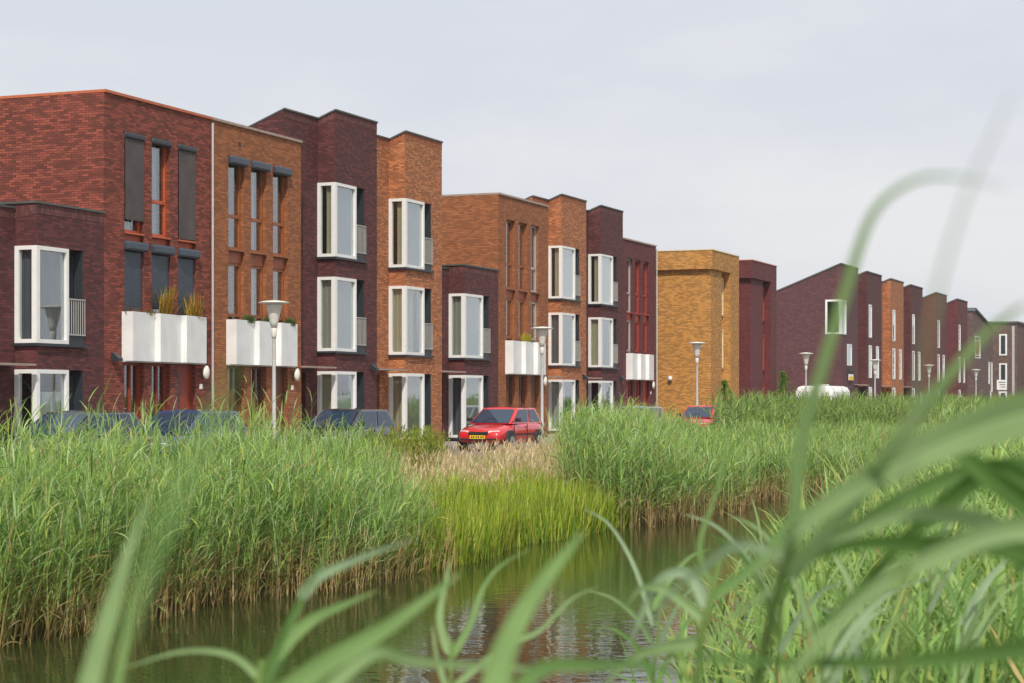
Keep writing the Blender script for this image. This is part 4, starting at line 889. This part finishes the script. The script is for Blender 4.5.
bp = N(nt, 'ShaderNodeBump'); bp.inputs['Strength'].default_value = .22; bp.inputs['Distance'].default_value = .02; nt.links.new(n1.outputs['Fac'], bp.inputs['Height']); nt.links.new(bp.outputs['Normal'], b.inputs['Normal'])
w = MB(); w.poly([(-60, -2, WATER), (300, -2, WATER), (300, 14, WATER), (-60, 14, WATER)]); tag(w.build('water', m), 'calm dark pond water', kind='structure')
def strip(name, y0, y1, z, mat, label, x0=-60, x1=420): s = MB(); s.poly([(x0, y0, z), (x1, y0, z), (x1, y1, z), (x0, y1, z)]); return tag(s.build(name, mat), label, kind='structure')
strip('road', 17.4, 22.7, ST, PAVE, 'clinker paved road')
tag(B(-60, 420, 17.25, 17.397, -.5, ST+.08).build('kerb', KERB), 'kerb on the water side of the road', kind='structure')
strip('parking_lane', 22.71, 24.95, ST+.006, PAVE, 'parking lane')
tag(B(-60, 420, 24.96, 25.1, -.5, ST+.12).build('kerb', KERB), 'kerb before the houses', kind='structure')
tag(B(-60, 420, 25.11, 31.0, -.6, ST+.13).build('pavement', SLABS), 'paved footway before the houses', kind='structure')
dr = MB(); dr.box(-60, 420, 31.001, 60, -.6, ST+.10); tag(dr.build('yard', KERB), 'ground under and behind the houses', kind='structure')

m = bpy.data.materials.new('summer haze'); m.use_nodes = True; nt = m.node_tree; nt.nodes.remove(nt.nodes['Principled BSDF']); pv = N(nt, 'ShaderNodeVolumePrincipled'); pv.inputs['Density'].default_value = .00026; pv.inputs['Color'].default_value = (.95, .96, 1, 1); pv.inputs['Anisotropy'].default_value = .3; nt.links.new(pv.outputs[0], nt.nodes['Material Output'].inputs['Volume'])
hz = B(-950, 1250, -950, 1250, -3.2, 13.5).build('haze', m); tag(hz, 'thin pale summer haze over the street', 'haze', kind='stuff')
# ------------------------------------------------------------------ sky, light, camera
SUN_DIR = Vector((-.9, -.42, .0)).normalized(); ELEV = math.radians(48)
wd_ = bpy.data.worlds.new('World'); SC.world = wd_; wd_.use_nodes = True; nt = wd_.node_tree; bg = nt.nodes['Background']; L = nt.links.new
sk = N(nt, 'ShaderNodeTexSky', sky_type='NISHITA'); sk.sun_disc = False; sk.sun_elevation = ELEV; sk.sun_rotation = math.atan2(SUN_DIR.x, SUN_DIR.y); sk.dust_density = 3; sk.air_density = 1.2
tc = N(nt, 'ShaderNodeTexCoord'); mp = N(nt, 'ShaderNodeMapping'); mp.inputs['Scale'].default_value = (1, 1, 3.2); L(tc.outputs['Generated'], mp.inputs['Vector'])
nz = N(nt, 'ShaderNodeTexNoise'); nz.inputs['Scale'].default_value = 2.6; nz.inputs['Detail'].default_value = 7; nz.inputs['Roughness'].default_value = .55; L(mp.outputs['Vector'], nz.inputs['Vector'])
cr = N(nt, 'ShaderNodeValToRGB'); cr.color_ramp.elements[0].position = .40; cr.color_ramp.elements[1].position = .62; cr.color_ramp.elements[0].color = (.60, .625, .685, 1); cr.color_ramp.elements[1].color = (.71, .715, .735, 1); L(nz.outputs['Fac'], cr.inputs['Fac'])
sc_ = N(nt, 'ShaderNodeVectorMath', operation='SCALE'); L(cr.outputs['Color'], sc_.inputs[0]); sc_.inputs['Scale'].default_value = 10.0
mx = N(nt, 'ShaderNodeMix', data_type='RGBA'); mx.inputs[0].default_value = .93; L(sk.outputs['Color'], mx.inputs[6]); L(sc_.outputs['Vector'], mx.inputs[7])
L(mx.outputs[2], bg.inputs['Color']); bg.inputs['Strength'].default_value = .10
sun = bpy.data.lights.new('Sun', 'SUN'); sun.energy = 2.9; sun.angle = math.radians(1.5); sun.color = (1, .94, .84); so = bpy.data.objects.new('Sun', sun); COL.objects.link(so)
sd = Vector((SUN_DIR.x*math.cos(ELEV), SUN_DIR.y*math.cos(ELEV), math.sin(ELEV))); so.rotation_euler = sd.to_track_quat('Z', 'Y').to_euler(); so.location = (0, -20, 40)
cam = bpy.data.cameras.new('Camera'); co = bpy.data.objects.new('Camera', cam); COL.objects.link(co); co.location = CAM
co.rotation_euler = (math.pi/2, 0, TH-math.pi/2); cam.sensor_width = 36; cam.lens = F/1024*36; cam.shift_y = (YH-341.5)/1024; cam.clip_end = 3000; cam.clip_start = .05
cam.dof.use_dof = True; cam.dof.focus_distance = 45; cam.dof.aperture_fstop = 6.0
SC.camera = co
vs = SC.view_settings; vs.view_transform = 'Standard'; vs.look = 'None'; vs.gamma = 1; vs.use_curve_mapping = False; vs.exposure = .25
SC.cycles.max_bounces = 6; SC.cycles.transparent_max_bounces = 12
